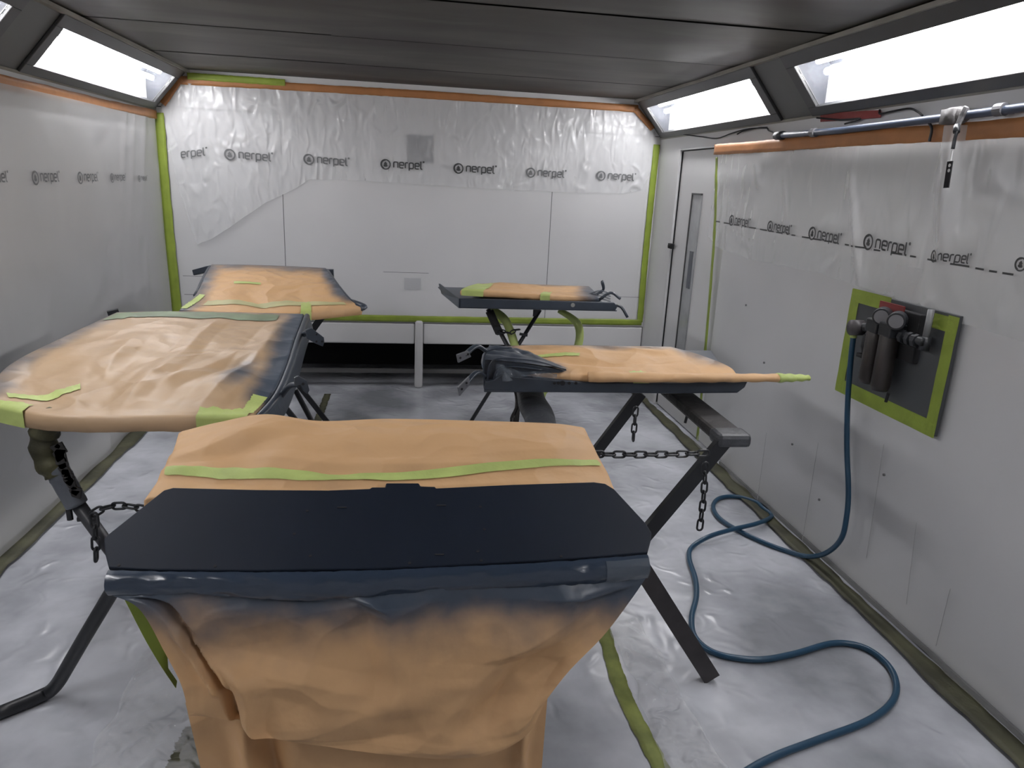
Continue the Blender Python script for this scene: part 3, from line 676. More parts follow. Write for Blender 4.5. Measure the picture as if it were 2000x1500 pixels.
obj('hinge', MB().bar(at_y(636,535,4.80), at_y(652,535,4.80), .04, .06), M_slate, D, bevel=.004)
tp = at_z(700,594,.945); obj('corner_tip', MB().tube(smoothpath([tp+V((-.08,.09,.01)), tp+V((0,.02,.0)), tp+V((.03,-.03,-.01)), tp+V((-.03,-.06,-.025))], 14), .022, 10, flat=.5), M_slate, D, smooth=True)

# --- back right small panel
D = thing('masked_door', 'small panel on the far right stand, dark tray edge and green taped left end', 'door panel', at_z(1050,580,.93), 'masked door panels on stands')
def py(l, Y): return [at_y(x, y, Y) for x, y in l]
rows = [py([(936,554),(1010,554),(1090,557),(1150,559)], 4.62), py([(918,559),(1010,562),(1090,566),(1160,568)], 4.30), py([(901,566),(1000,572),(1080,577),(1168,580)], 4.00)]
cr = creases(21, 10, 1.0, .4); fS = surface(rows, cr, .01, .003, 8)
obj('paper_cover', masked(fS, 80, 30, lambda u, v: max(sstep(.72,1,u)*1.0, sstep(.35,0,v)*.6), .032), M_paper, D, smooth=True)
obj('tape_strip', on_rim(fS, (0,.14), .85, .033), M_gtape2, D, smooth=True)
obj('tape_strip', on_rim(fS, (.56,.64), .3, .035), M_gtape2, D, smooth=True)
tr = MB(); a = at_y(882,560,4.55); b = at_y(900,602,3.98); c = at_y(1205,606,3.98); d_ = at_y(1180,572,4.55)
y0 = 3.96
f0 = [at_y(896,583,y0), at_y(1200,591,y0), at_y(1206,600,y0), at_y(1201,608,y0), at_y(897,602,y0)]
tr.prism(f0, (0,.02,0)); bk = y0+.75
zb0 = f0[4].z; tr.prism([V((f0[0].x,y0,zb0)), V((f0[2].x,y0,zb0+.0)), V((f0[2].x-.02,bk,zb0)), V((f0[0].x-.08,bk,zb0))], (0,0,.008))
tr.prism([V((f0[0].x,y0,zb0)), V((f0[0].x,y0,f0[0].z)), V((f0[0].x-.09,bk-.25,f0[0].z+.01)), V((f0[0].x-.07,bk-.25,zb0))], (.012,0,0))
obj('tray', tr, M_slate, D, bevel=.003, label='dark slate metal tray under the paper')
obj('rivet', MB().cyl(at_y(1119,596,y0-.004), (0,1,0), .012, .008, 14), mat('bright_rivet', (.3,.3,.28), .4), D)
for k, (pa, pb_, pc) in enumerate((((1165,590),(1192,572),(1212,584)), ((1180,600),(1210,598),(1226,620)), ((1160,578),(1178,566),(1176,550)))):
    obj('hinge', MB().tube(smoothpath([at_y(*pa,y0+.1+.1*k), at_y(*pb_,y0+.08+.1*k), at_y(*pc,y0+.05+.1*k)], 10), .014, 8, flat=.6), M_slate, D, smooth=True)
fo = MB()
for k in range(4): fo.tube(smoothpath([at_y(1150,575+3*k,y0+.2), at_y(1172,568+5*k,y0+.1), at_y(1192,574+5*k,y0+.06)], 10), .010, 8, flat=.5)
obj('film_folds', fo, M_clear, D, smooth=True, label='bunched sprayed clear film')

# --- right door panel
D = thing('masked_door', 'paper-covered door panel on the right stand, green taped tip pointing at the wall', 'door panel', at_z(1200,720,.88), 'masked door panels on stands')
za, zb_ = .965, .925
rows = [pz([(955,677,.985),(1050,674,.99),(1180,675,.99),(1310,677,.985)]),
        pz([(945,692,.97),(1060,690,.975),(1220,690,.975),(1370,694,.965)]),
        pz([(948,710,.95),(1070,712,.955),(1240,712,.955),(1422,715,.95)]),
        pz([(985,728,.935),(1100,731,.935),(1260,734,.935),(1440,733,.93)])]
cr = creases(33, 18, 1.0, .4); fR = surface(rows, cr, .012, .003, 9)
def spR(u, v): return max(sstep(.36,.04,u)*1.1, sstep(.25,0,v)*.6*(.4+u), .8*math.exp(-((u-.33)/.07)**2-((v-.75)/.25)**2), sstep(.86,1,u)*sstep(.9,.5,v)*.8)
obj('paper_cover', masked(fR, 140, 50, spR, .03), M_paper, D, smooth=True)
obj('tape_strip', on_surf(fR, [(.30,.40),(.48,.42)], .08), M_gtape2, D, smooth=True)
obj('tape_strip', on_rim(fR, (.62,.68), .12, .03), M_gtape2, D, smooth=True)
# painted frame below: outer skin curved at its right end
yq = fR(.5,1).y-.012
fr = [(948,745),(965,742),(985,727),(1000,735),(1150,747),(1310,748),(1420,745),(1462,742),(1455,757),(1440,768),(1300,769),(1100,767),(945,762)]
fr_pts = [at_y(x, y, yq-.0) for x, y in fr]
fm = MB().prism(fr_pts, (0,.03,0))
zlow = at_y(1100,767,yq).z
fm.prism([V((fr_pts[-1].x,yq,zlow)), V((fr_pts[9].x,yq,zlow)), V((fr_pts[9].x+.12,yq+.55,zlow+.04)), V((fr_pts[-1].x+.06,yq+.55,zlow+.04))], (0,0,.01))
obj('frame', fm, M_slate, D, bevel=.004, label='slate painted metal skin with dark holes')
hl = MB()
for x in (1083,1091,1099,1112,1125): hl.cyl(at_y(x,748.5,yq-.003), (0,1,0), .006 if x != 1099 else .010, .006, 10)
obj('frame_hole', hl, M_black, D)
# paper-wrapped bar sticking out to the right, ending in green tape
bA, bB, bC = at_y(1330,738,yq-.03), at_y(1520,738,yq-.03), at_y(1579,738,yq-.03)
bar = MB().tube(smoothpath([at_y(1150,736,yq-.012), bA, at_y(1430,738,yq-.03), bB], 30), lambda t: .030-.006*t+.002*math.sin(t*40), 12, flat=.65)
obj('paper_roll', bar, M_paper, D, smooth=True)
obj('tape_end', MB().tube(smoothpath([bB-V((.005,0,0)), bB.lerp(bC,.5), bC], 14), lambda t: .028-.010*t+.003*math.sin(t*19), 12, flat=.65), M_gtape2, D, smooth=True)
# corner channel and film folds at left
def chf(u, v):
    a = at_y(957+75*u, 675+12*u, yq+.24); b = at_y(945+165*u, 702+20*u, yq+.02); p = a.lerp(b, v)
    p.z += .012*abs(math.sin(v*9.4+u*1.5))*(1-.7*u) + .006*nz(u*5, v*4, 2); return p
obj('channel', MB().grid(chf, 40, 40), M_slate, D, smooth=True, label='ribbed slate metal at the hinge corner')
cs = MB().prism([at_y(x, y, yq+.03) for x, y in ((943,704),(953,700),(1000,706),(1060,716),(1108,724),(1045,742),(985,730),(965,742),(947,758))], (0,.012,0))
obj('frame_side', cs, M_slate, D, bevel=.003)
for c_ in ([(946,757),(945,704),(957,684),(1000,679)], [(951,752),(957,712),(980,700),(1050,706),(1105,722)], [(962,748),(972,722),(1000,716),(1060,722)]):
    obj('rib', MB().tube(smoothpath([at_y(x, y, yq+.015+.0*k) for k, (x, y) in enumerate(c_)], 20), .0055, 8, flat=.6), M_slate, D, smooth=True)
fo = MB().grid(lambda u, v: at_y(968+120*u, 742-28*v*(1-.9*u)-6*u+4*math.sin(u*9+v*4), yq-.004+.02*v+.008*math.sin(u*24+v*3)), 40, 14)
obj('film_folds', fo, M_clear, D, smooth=True, label='shiny bunched film at the corner')
hinge_px(D, [(893,693),(915,685),(921,697),(896,709)], yq-.06, at_y(950,686,yq+.03), [(899,699),(914,692)], M_plate, .1, .013, .025)
hinge_px(D, [(917,735),(918,752),(898,774),(895,757)], yq-.06, at_y(950,736,yq+.03), [(911,748),(902,760)], M_plate, .1, .013, .03)

# --- foreground panel: dark painted plate with paper masking before and behind it
G = thing('masked_hood', 'dark navy panel in the foreground with brown paper masking above and hanging below it', 'car panel', (0,1.75,.8))
pp = V((0,1.69,.90)); pn = V((0,-.33,1)).normalized()
def onp(x, y, d=0): return at_plane(x, y, pp+pn*d, pn)
out = [(203,1052),(210,1044),(320,957),(338,952),(500,956),(640,957),(722,954),(726,951),(752,951),(754,943),(818,943),(822,949),(850,950),(852,953),(1000,946),(1160,941),(1182,944),(1200,955),(1262,1022),(1273,1040),(1272,1052),(1265,1079),(1100,1092),(900,1103),(740,1110),(500,1114),(300,1112),(212,1108),(205,1080)]
pl0 = [onp(x, y) for x, y in out]
obj('painted_plate', MB().prism([p-pn*.012 for p in pl0], pn*.012), M_navy, G, bevel=.003, label='flat dark navy painted plate')
for x, y in ((232,1104),(420,1106),(800,1100),(940,1095),(1096,1087),(600,998),(938,990),(946,1034),(933,1077),(606,1086),(575,1043)): obj('screw_hole', MB().cyl(onp(x,y)-pn*.0005, pn, .0035, .0015, 8), M_black, G)
for x, y in ((668,991),(862,987),(858,1083)): obj('slot', MB().bar(onp(x-9,y), onp(x+9,y), .004, .0015), M_black, G)
# rolled lip under a layer of sprayed film
lipe = [onp(x, y) for x, y in ((211,1110),(350,1113),(500,1114),(620,1113),(740,1110),(900,1103),(1050,1096),(1160,1088),(1265,1080))]
def lipf(u, v):
    p = crom(lipe, u); an = v*2.3
    k = 1+.25*nz(u*4,.5,9)
    return p + V((.004*nz(u*9,v,2), -.026*k*math.sin(an)*(1-.15*v)-.0, -.004-.028*k*(1-math.cos(an))-.006*v)) + V((0,.004*nz(u*26,v*2.5,1)+.003*nz(u*60+v*3,v*5,4),0))
obj('lip', MB().grid(lipf, 120, 16), M_lip, G, smooth=True, label='rolled blue lip under sprayed film')
lipend = [lipf(i/8, .92) for i in range(9)]
# hanging front paper, upper fold
def fr_rows():
    R = [[p+V((0,.004,0)) for p in lipend]]
    spec = [([(272,1190),(420,1180),(600,1185),(790,1190),(960,1185),(1110,1180),(1232,1172)], 1.425),
            ([(322,1275),(430,1270),(600,1270),(780,1270),(950,1260),(1090,1250),(1180,1240)], 1.41),
            ([(354,1338),(450,1345),(610,1345),(775,1345),(930,1335),(1050,1320),(1112,1310)], 1.40),
            ([(368,1392),(452,1402),(560,1425),(740,1440),(880,1440),(1000,1420),(1068,1366)], 1.395),
            ([(372,1398),(458,1408),(570,1448),(740,1472),(900,1478),(1010,1446),(1066,1370)], 1.40)]
    return R, spec
R0_, spec = fr_rows(); rows = R0_ + [[at_y(x, y, Y) for x, y in l] for l, Y in spec]
crF = creases(77, 20, .022, .4)
def ff(u, v):
    p = crom([crom(r, u) for r in rows], v); e = min(1, 8*v, 14*min(u, 1-u))
    h = crF(u, v) + .004*nz(u*9, v*7, 3)
    h += seg(u,v,(.46,.02),(.50,.66),.16,.030,False) + seg(u,v,(.50,.66),(.96,.80),.13,.012) + seg(u,v,(.50,.62),(.28,.98),.12,.014)
    for a_, b_, w_, q_ in (((.03,.10),(.10,.38),.020,-.045),((.10,.38),(.15,.62),.022,-.05),((.15,.62),(.19,.95),.018,-.04),((.10,.35),(.16,.60),.014,.03),((.16,.60),(.22,.97),.016,-.035),((.07,.3),(.13,.62),.03,.03),((.19,.5),(.25,.97),.05,.03)): h += seg(u,v,a_,b_,w_,q_)
    h += seg(u,v,(.78,.05),(.62,.95),.14,.014) + seg(u,v,(.08,.45),(.42,.62),.09,.012) + seg(u,v,(.97,.12),(.70,.80),.10,-.014)
    return p + V((0, -h*e, .0))
def spF(u, v): return max(1.15*sstep(.56+.05*math.sin(u*7), .05, v), 0)
cb = obj('hanging_paper', MB().grid(ff, 220, 130, spF), M_paper, G, smooth=True)
# lower hanging sheet behind the fold
def lower(u, v):
    L0 = at_y(362,1372,1.47); L1 = at_y(392,1500,1.47); Rr0 = at_y(1071,1355,1.47); Rr1 = at_y(1060,1500,1.47)
    zz = L0.z*(1-v) + .03*v
    t = (L0.z-zz)/(L0.z-L1.z); xl = L0.x+(L1.x-L0.x)*min(t,1.3); xr = Rr0.x+(Rr1.x-Rr0.x)*min(t,1.3)
    x = xl+(xr-xl)*u; h = .010*nz(x*4, zz*2.0, 4) + .05*math.exp(-((u-.145)/.03)**2)*sstep(.0,.3,v) - .045*math.exp(-((u-.19)/.035)**2)
    h += .03*math.exp(-((u-.93)/.02)**2) + .02*math.sin(u*5)*v
    return V((x, 1.47-h, zz))
obj('hanging_paper', MB().grid(lower, 140, 60, lambda u, v: 0), M_paper, G, smooth=True)
# green tape seen along the left side of the hanging paper
gp = [(228,1150,1.455),(248,1188,1.455),(280,1250,1.455),(311,1302,1.455),(340,1345,1.455)]
gm = MB().grid(lambda u, v: crom([at_y(x, y, Y) for x, y, Y in gp], u) + V((.004+.035*v*math.sin(math.pi*min(1,.15+u)),.012*v,.01*v)), 40, 4)
obj('tape_strip', gm, M_gtape, G, smooth=True)
# paper over the back part, wrapped over a soft box
def ztop(x, y): return at_z(x, y, .93)
rows2 = [pz([(356,842,.925),(430,824,.94),(520,809,.955),(625,822,.94),(760,818,.943),(940,822,.938),(1080,827,.935),(1136,834,.925)]),
         pz([(348,872,.93),(430,858,.945),(520,850,.955),(625,856,.945),(760,855,.948),(940,858,.943),(1080,862,.94),(1152,868,.925)]),
         pz([(332,905,.912),(430,898,.918),(520,895,.922),(625,898,.92),(760,898,.918),(940,896,.918),(1080,895,.918),(1166,896,.908)]),
         pz([(316,936,.893),(430,938,.893),(520,940,.893),(625,942,.893),(760,940,.892),(940,932,.893),(1080,925,.893),(1180,922,.89)])]
rows2.append([onp(x, y, -.016) for x, y in ((291,972),(430,962),(520,964),(625,966),(760,964),(940,958),(1080,952),(1196,962))])
crT = creases(91, 14, 1.0, .45); fT0 = surface(rows2, crT, .010, .0015, 6)
def fT(u, v):
    p = fT0(u, v); p.z += (seg(u,v,(.0,.62),(.55,.80),.12,.014)+seg(u,v,(.02,.45),(.40,.10),.12,.012)+seg(u,v,(.05,.55),(.75,.62),.10,.009))*min(1,5*(1-v)); return p
obj('paper_cover', masked(fT, 160, 70, lambda u, v: 0, .09, .014), M_paper, G, smooth=True)
obj('tape_strip', on_surf(fT, [(0,.665),(.06,.665),(.2,.71),(.45,.735),(.62,.72),(.85,.62),(1,.60)], .105, .0035, 90), M_gtape2, G, smooth=True, label='long pale green tape strip across the paper')
# folded tape on the right end of the lip
obj('film_cover', MB().grid(lambda u, v: lipf(.90+.10*u, .15+.8*v)+V((0,-.004,0)), 14, 8), M_clear, G, smooth=True)

# ---------------------------------------------------------------- trestle stands
def link_mesh():
    a = .017; r = .0036; pts = []
    for i in range(8): t = math.pi*i/7-math.pi/2; pts.append(V((a*.62+.0085*0+.010*math.cos(t), .0095*math.sin(t), 0)))
    for i in range(8): t = math.pi*i/7+math.pi/2; pts.append(V((-a*.62+.010*math.cos(t), .0095*math.sin(t), 0)))
    return MB().tube(pts, r, 8, closed=True)
LM = link_mesh()
def chain(parent, path, scale=1.0, n=None):
    P = smoothpath([Vector(p) for p in path], 60) if len(path) > 2 else [Vector(path[0]).lerp(Vector(path[1]), i/60) for i in range(61)]
    Ls = [0]
    for a, b in zip(P, P[1:]): Ls.append(Ls[-1]+(b-a).length)
    pitch = .0335*scale; cnt = max(2, int(Ls[-1]/pitch)); objs = []
    ch = bpy.data.objects.new('chain', None); S.collection.objects.link(ch); ch.parent = parent
    ch.location = P[0]-origin_of[parent.name]; origin_of[ch.name] = P[0]; first = None
    for k in range(cnt):
        s = (k+.5)*pitch; i = max(j for j in range(60) if Ls[j] <= s); f = (s-Ls[i])/max(1e-6, Ls[i+1]-Ls[i]); c = P[i].lerp(P[i+1], min(1, f)); d = (P[i+1]-P[i]).normalized()
        up = V((0,-1,0)) if abs(d.y) < .9 else V((0,0,1)); y_ = up.cross(d).normalized(); z_ = d.cross(y_)
        if k % 2: y_, z_ = z_, -y_
        ro = Matrix((d, y_, z_)).transposed().to_4x4()
        if first is None:
            me = bpy.data.meshes.new('chain_link'); me.from_pydata(LM.v, [], LM.f); me.materials.append(M_dark)
            for p in me.polygons: p.use_smooth = True
            first = bpy.data.objects.new('chain_link', me); o = first
        else: o = first.copy()
        S.collection.objects.link(o); o.parent = ch; ro = ro @ Matrix.Diagonal((scale, scale, scale, 1))
        ro.translation = c-P[0]; o.matrix_basis = ro
    return ch

# right stand (rectangular steel tube, wrapped rails)
T1 = thing('folding_trestle', 'black square-tube trestle with dark wrapped rails under the right door panel', 'trestle', (.9,2.5,0), 'trestles under the panels')
yn = 2.12
A0 = at_z(1388,1322,.012); A1 = at_y(1255,1112,A0.y+.02); dA = (A1-A0); A2 = A0+dA*(.74/dA.z)
obj('leg', MB().bar(A0, A2, .060, .032, up=(0,1,0), open_end=True), mat('rusty_black_steel', (.035,.030,.032), .45, bump=(20,.3,.003), var=(12,.3)), T1, label='brown-black square tube leg, open at the foot')
B1 = at_z(1405,872,.76); yB = B1.y; B0 = at_y(1272,1030,yB); dB = B0-B1; B3 = B1+dB*((B1.z-.012)/-dB.z)
obj('leg', MB().bar(B3, B1+(B1-B0).normalized()*.03, .054, .025, up=(0,1,0)), M_dark, T1)
Cc1 = at_z(1252,768,.79); yC = Cc1.y; Cc0 = at_y(1166,880,yC); dC = Cc0-Cc1; C3 = Cc1+dC*((Cc1.z-.012)/-dC.z)
obj('leg', MB().bar(C3, Cc1, .045, .025, up=(0,1,0)), M_dark, T1)
Dd = at_z(1030,760,.80); obj('leg', MB().bar(V((Dd.x+.06, yC+.05, .012)), V((Dd.x+.02, yC+.05, .77)), .04, .025, up=(0,1,0)), M_dark, T1)
# rails
ra = [at_z(1322,768,.785), at_z(1362,800,.785), at_z(1405,838,.785), at_z(1424,853,.785)]
ra = [ra[0]+(ra[0]-ra[1])*.9] + ra
obj('rail', MB().bar(ra[0], ra[-1], .118, .042), M_wrapd, T1, bevel=.014, label='wide flat rail wrapped in dark sheeting')
re_ = [ra[-1].lerp(ra[-2],.15), ra[-1], at_z(1440,866,.783), at_z(1446,871,.783)]
dr = (ra[-1]-ra[1]).normalized(); obj('rail_end_wrap', MB().bar(ra[-1]-dr*.04, ra[-1]+dr*.055, .130, .052), M_wrap, T1, bevel=.016, label='shiny grey wrapped end')
rb = [at_z(1030,755,.80), at_z(1040,785,.79), at_z(1052,812,.78), at_z(1068,850,.775)]
rb.append(V((A2.x, A2.y-.03, A2.z+.02)))
obj('rail', MB().tube(smoothpath([rb[0]+V((-.02,.3,0))]+rb, 24), lambda t: .062+.004*math.sin(t*15), 18, flat=.4), M_wrap, T1, smooth=True, label='rail wrapped in shiny grey sheeting')
def rag(u, v):
    p = at_z(1003+9*u+6*math.sin(v*9)*(1-u), 765+55*v, .80); p.z -= .10*v; return p + V((.01*math.sin(u*7),.01*math.cos(v*9),0))
obj('loose_wrap', MB().grid(rag, 8, 14), M_wrapd, T1, smooth=True)
cA = at_y(1168,887,2.14); cB = at_y(1385,885,2.14+.02)
chain(T1, [cA+V((-.02,0,0)), cA.lerp(cB,.5)+V((0,0,-.003)), cB], 1.12)
h0 = at_y(1242,796,2.4); h1 = at_y(1236,866,2.4); chain(T1, [h0, h1], .95)
h0 = at_y(1378,905,2.13); h1 = at_y(1366,1036,2.13); chain(T1, [h0, h0.lerp(h1,.5)+V((.004,0,0)), h1], 1.05)
obj('clip', MB().tube(smoothpath([at_y(1343,808,2.75), at_y(1338,826,2.75)], 4), .006, 6), M_dark, T1)

# left stand (round tube, bent foot, wrapped top)
T2 = thing('folding_trestle', 'round-tube trestle with ragged taped elbow and bent foot under the left door panel', 'trestle', (-.8,2.3,0), 'trestles under the panels')
ys_ = 2.30
el = [at_y(128,812,2.42), at_y(100,822,ys_), at_y(86,850,ys_), at_y(90,890,ys_), at_y(112,925,ys_)]
obj('padding', MB().tube(smoothpath(el, 30), lambda t: .040+.005*nz(t*14,1)+.004*math.sin(t*31), 14), M_wrapo, T2, smooth=True, label='elbow wrapped in ragged olive and black tape')
el2 = [at_y(104,905,ys_), at_y(122,935,ys_), at_y(150,985,ys_)]
obj('padding', MB().tube(smoothpath(el2, 20), lambda t: .036-.002*t+.0025*nz(t*12,4), 14), mat('pale_grey_wrap', (.13,.145,.17), .5, bump=(14,.5,.008), var=(6,.35)), T2, smooth=True, label='smooth grey wrapped sleeve')
rg = MB()
rd = random.Random(3)
for k in range(16):
    t = k/15; c = crom([at_y(113,872,ys_-.03), at_y(125,915,ys_-.03), at_y(150,965,ys_-.03)], t); s = rd.uniform(.01,.022); an = rd.uniform(0,6)
    rg.prism([c+V((s*math.cos(an+q)*rd.uniform(.6,1.4), 0, s*math.sin(an+q)*rd.uniform(.6,1.4))) for q in (0,1.6,3.1,4.6)], (0,.008,0))
obj('torn_tape', rg, M_wrapd, T2, label='torn black tape ends')
q0 = at_y(145,975,ys_); q1 = at_y(210,1065,ys_); dq = q1-q0; q2 = q0+dq*((q0.z-.02)/-dq.z)
obj('leg', MB().tube([q0, q1, q2], .022, 14), mat('worn_grey_steel', (.05,.052,.06), .4, var=(9,.3)), T2, smooth=True)
obj('clamp_bolt', MB().cyl(at_y(152,1014,ys_-.01), (1,0,.1), .009, .05, 8), M_dark, T2)
obj('clamp_bolt', MB().cyl(at_y(134,990,ys_), (0,0,-1), .010, .045, 8), M_dark, T2)
# crossing leg with bent foot
yl = 2.10
e = [at_z(-10,1396,.02), at_z(50,1372,.02), at_z(100,1350,.025)]
yl = e[2].y
ep = [e[0], e[1], e[2], at_y(118,1326,yl-.02), at_y(165,1245,yl-.06), at_y(222,1150,yl-.1)]
dv = (ep[-1]-ep[-2]); ep.append(ep[-1]+dv*((.80-ep[-1].z)/dv.z))
path = [ep[0], ep[0].lerp(ep[1],.5), ep[1], ep[1].lerp(ep[2],.6)]
for i in range(7):
    t = i/6; a = ep[1].lerp(ep[2],.75); b = ep[2]+V((.005,0,0)); c = ep[3]; path.append(a*(1-t)**2 + b*(2*t*(1-t)) + c*(t*t))
path += [ep[4], ep[5], ep[6]]
obj('leg', MB().tube(path, .021, 14), M_dark, T2, smooth=True, label='black round leg bent out into a foot')
# far pair and the rails that carry the panel
obj('rail', MB().tube([at_y(128,812,2.42)+V((0,-.02,-.01)), V((-1.05,3.3,.845))], .02, 12), M_dark, T2, smooth=True)
obj('rail', MB().tube([at_z(362,826,.835), at_z(420,826,.835)+V((0,.0,0)), V((-.50,3.3,.86))], .022, 12), M_dark, T2, smooth=True)
fl = at_y(577,762,3.25); fz = at_y(605,815,3.25); df = fz-fl
obj('leg', MB().tube([fl, fl+df*((fl.z-.014)/-df.z)], .012, 10), M_dark, T2, smooth=True)
obj('leg', MB().tube([V((-.90,3.28,.84)), V((-.72,3.30,.015))], .016, 10), M_dark, T2, smooth=True)
c0 = at_y(178,1000,ys_-.03); c1 = at_y(205,992,ys_-.03); c2 = at_y(240,988,ys_-.04); c3 = at_y(275,993,ys_-.05)
chain(T2, [c0+V((-.0,0,-.01)), c1, c2, c3, c3+V((.12,0,-.03))], 1.15)
chain(T2, [at_y(183,1004,ys_-.04), at_y(186,1035,ys_-.05), at_y(188,1094,ys_-.05)], 1.2)

# far right stand
T3 = thing('folding_trestle', 'slim trestle with green taped legs under the far right panel', 'trestle', (.9,4.3,0), 'trestles under the panels')
y3 = 4.25
def ln(mb, a, b, y, r, extra=0.0):
    P, Q = at_y(*a, y), at_y(*b, y); d = Q-P; mb.tube([P, P+d*((P.z-.012)/-d.z)], r, 10); return mb
def ln2(a, b, y, r, flat=1.0):
    P, Q = at_y(*a, y), at_y(*b, y); return MB().tube([P, Q], r, 10, flat=flat)
obj('leg', ln(MB(), (953,604), (985,664), y3, .014), M_dark, T3, smooth=True)
obj('leg', ln(MB(), (1055,605), (1016,668), y3, .012), M_dark, T3, smooth=True)
obj('leg_sleeve', ln2((956,608),(975,650), y3, .026), M_wrapd, T3, smooth=True)
P = [at_y(960,604,y3+.1), at_y(984,622,y3+.05), at_y(996,645,y3+.03), at_y(1008,680,y3), at_y(1035,745,y3), at_y(1048,775,y3)]; P.append(V((P[-1].x+.02, P[-1].y, .014)))
obj('leg', MB().tube(smoothpath(P, 30), .026, 12), M_gtape2, T3, smooth=True, label='curved leg wrapped in pale green tape')
P = [at_y(1092,606,y3+.15), at_y(1118,622,y3+.1), at_y(1131,640,y3+.08), at_y(1130,672,y3+.05), at_y(1112,712,y3+.05), at_y(1070,755,y3+.05), at_y(1056,780,y3+.05)]; P.append(V((P[-1].x-.02, P[-1].y, .014)))
obj('leg', MB().tube(smoothpath(P, 30), lambda t: .018+.008*min(1,t*4), 12), M_gtape2, T3, smooth=True, label='curved leg wrapped in pale green tape')
g3 = MB(); 
g3.prism([at_y(1042,603,y3-.02), at_y(1058,603,y3-.02), at_y(1046,618,y3-.02), at_y(1041,618,y3-.02)], (0,.012,0)); obj('gusset', g3, M_dark, T3)
obj('clamp_bolt', MB().bar(at_y(966,640,y3-.02), at_y(978,642,y3-.02), .02, .02), M_dark, T3)
obj('clamp_bolt', MB().bar(at_y(970,652,y3-.02), at_y(984,650,y3-.02), .015, .015), M_dark, T3)
obj('clamp_bolt', MB().bar(at_y(1015,652,y3-.02), at_y(1030,655,y3-.02), .015, .015), M_dark, T3)
chain(T3, [at_y(976,646,y3-.03), at_y(996,650,y3-.05), at_y(1010,644,y3-.03), at_y(1022,648,y3-.02)], 1.0)

# far left stand, nearly hidden
T4 = thing('folding_trestle', 'stand hidden beneath the farthest left door panel', 'trestle', (-.75,4.3,0), 'trestles under the panels')
for x0, x1, y in ((-1.05,-.45,4.1),(-.45,-1.05,4.1),(-1.05,-.45,4.6),(-.45,-1.05,4.6)): obj('leg', MB().bar((x0,y,.012),(x1,y+.03,.86),.03,.02,up=(0,1,0)), M_dark, T4)
for x in (-1.05,-.45): obj('rail', MB().bar((x,4.0,.885),(x,4.7,.93),.035,.03), M_dark, T4)
# stand under the foreground panel, behind the hanging paper
T5 = thing('folding_trestle', 'stand hidden behind the hanging paper under the foreground panel', 'trestle', (0,1.8,0), 'trestles under the panels')
for x0, x1, y in ((-.33,.33,1.66),(.33,-.33,1.70),(-.33,.33,1.95),(.33,-.33,1.99)): obj('leg', MB().bar((x0,y,.012),(x1,y,.76),.035,.02,up=(0,1,0)), M_dark, T5)
for x in (-.33,.33): obj('rail', MB().bar((x,1.58,.785),(x,2.1,.815),.035,.03), M_dark, T5)

# ---------------------------------------------------------------- right wall: board, regulator, hose
bd = [at_x(1684,568,XR), at_x(1884,613,XR), at_x(1840,851,XR), at_x(1652,768,XR)]
yb0, yb1, zt0, zt1 = 2.245, 2.875, .812, 1.265
BD = thing('backing_board', 'dark grey board edged with green tape behind the air filters on the right wall', 'board', (XR-.02,(yb0+yb1)/2,zt0))
obj('board', MB().box((XR-.034, yb0, zt0), (XR-.018, yb1, zt1)), M_board, BD, bevel=.001)
for (a, b, c, d) in ((yb1-.055,yb1+.004,zt0-.004,zt1+.004),(yb0-.004,yb0+.05,zt0-.004,zt1-.005),(yb0,yb1,zt0-.006,zt0+.055),(yb1-.26,yb1,zt1-.05,zt1+.006),(yb0,yb0+.12,zt1-.065,zt1-.01)):
    obj('tape_strip', MB().grid(lambda u, v: V((XR-.036-.0015*nz(u*7,v*7), a+(b-a)*u, c+(d-c)*v)), 10, 10), M_gtape, BD, smooth=True)
RG = thing('air_regulator', 'black twin filter and regulator unit with two gauges on the grey board', 'air regulator', (XR-.05,2.62,.9))
def rp(x, y, X=XR-.09): return at_x(x, y, X)
def vcyl(mb, top, bot, r, X): # vertical body given by pixels
    a = at_x(*top, X); b = at_x(*bot, X); b.y = a.y; mb.tube([a, a.lerp(b,.06), a.lerp(b,.92), b], lambda t: r*(1 if .1 < t < .9 else .85), 20); return a, b
for (tx, ty, bx, by) in ((1714,636,1704,752),(1740,644,1725,765)):
    c = MB(); vcyl(c, (tx,ty), (bx,by), .036, XR-.10); obj('filter_bowl', c, M_bowl, RG, smooth=True)
hd = MB()
for x, y in ((1716,640),(1742,648)):
    p = rp(x, y, XR-.10); hd.box((p.x-.036,p.y-.036,p.z-.02),(p.x+.036,p.y+.036,p.z+.035))
obj('body', hd, M_dark, RG, bevel=.006)
for x, y in ((1721,619),(1750,628)):
    p = rp(x, y, XR-.13); gd = V((.72,.69,.05)).normalized(); g = obj('gauge', MB().cyl(p, gd, .034, .05, 24), M_dark, RG, bevel=.003)
    obj('gauge_face', MB().cyl(p-gd*.0015, gd, .026, .002, 24), M_gauge, g)
pa, pb_ = rp(1676,638,XR-.09), rp(1700,640,XR-.09)
obj('pipe_fitting', MB().tube([pa, pb_], .018, 12), M_dark, RG, smooth=True)
for x, y in ((1765,658),(1778,662),(1790,666)): p = rp(x,y,XR-.09); obj('union_nut', MB().tube([p+V((0,.008,0)), p-V((0,.010,0))], .026, 8), M_dark, RG)
obj('pipe_fitting', MB().tube([rp(1745,648,XR-.09), rp(1802,668,XR-.09)], .016, 12), M_dark, RG, smooth=True)
p = rp(1675,640,XR-.10); kn = obj('knob', MB().tube([p+V((.02,0,0)), p+V((-.03,0,0))], .033, 16), mat('worn_knob', (.05,.045,.05), .5), RG, smooth=True)
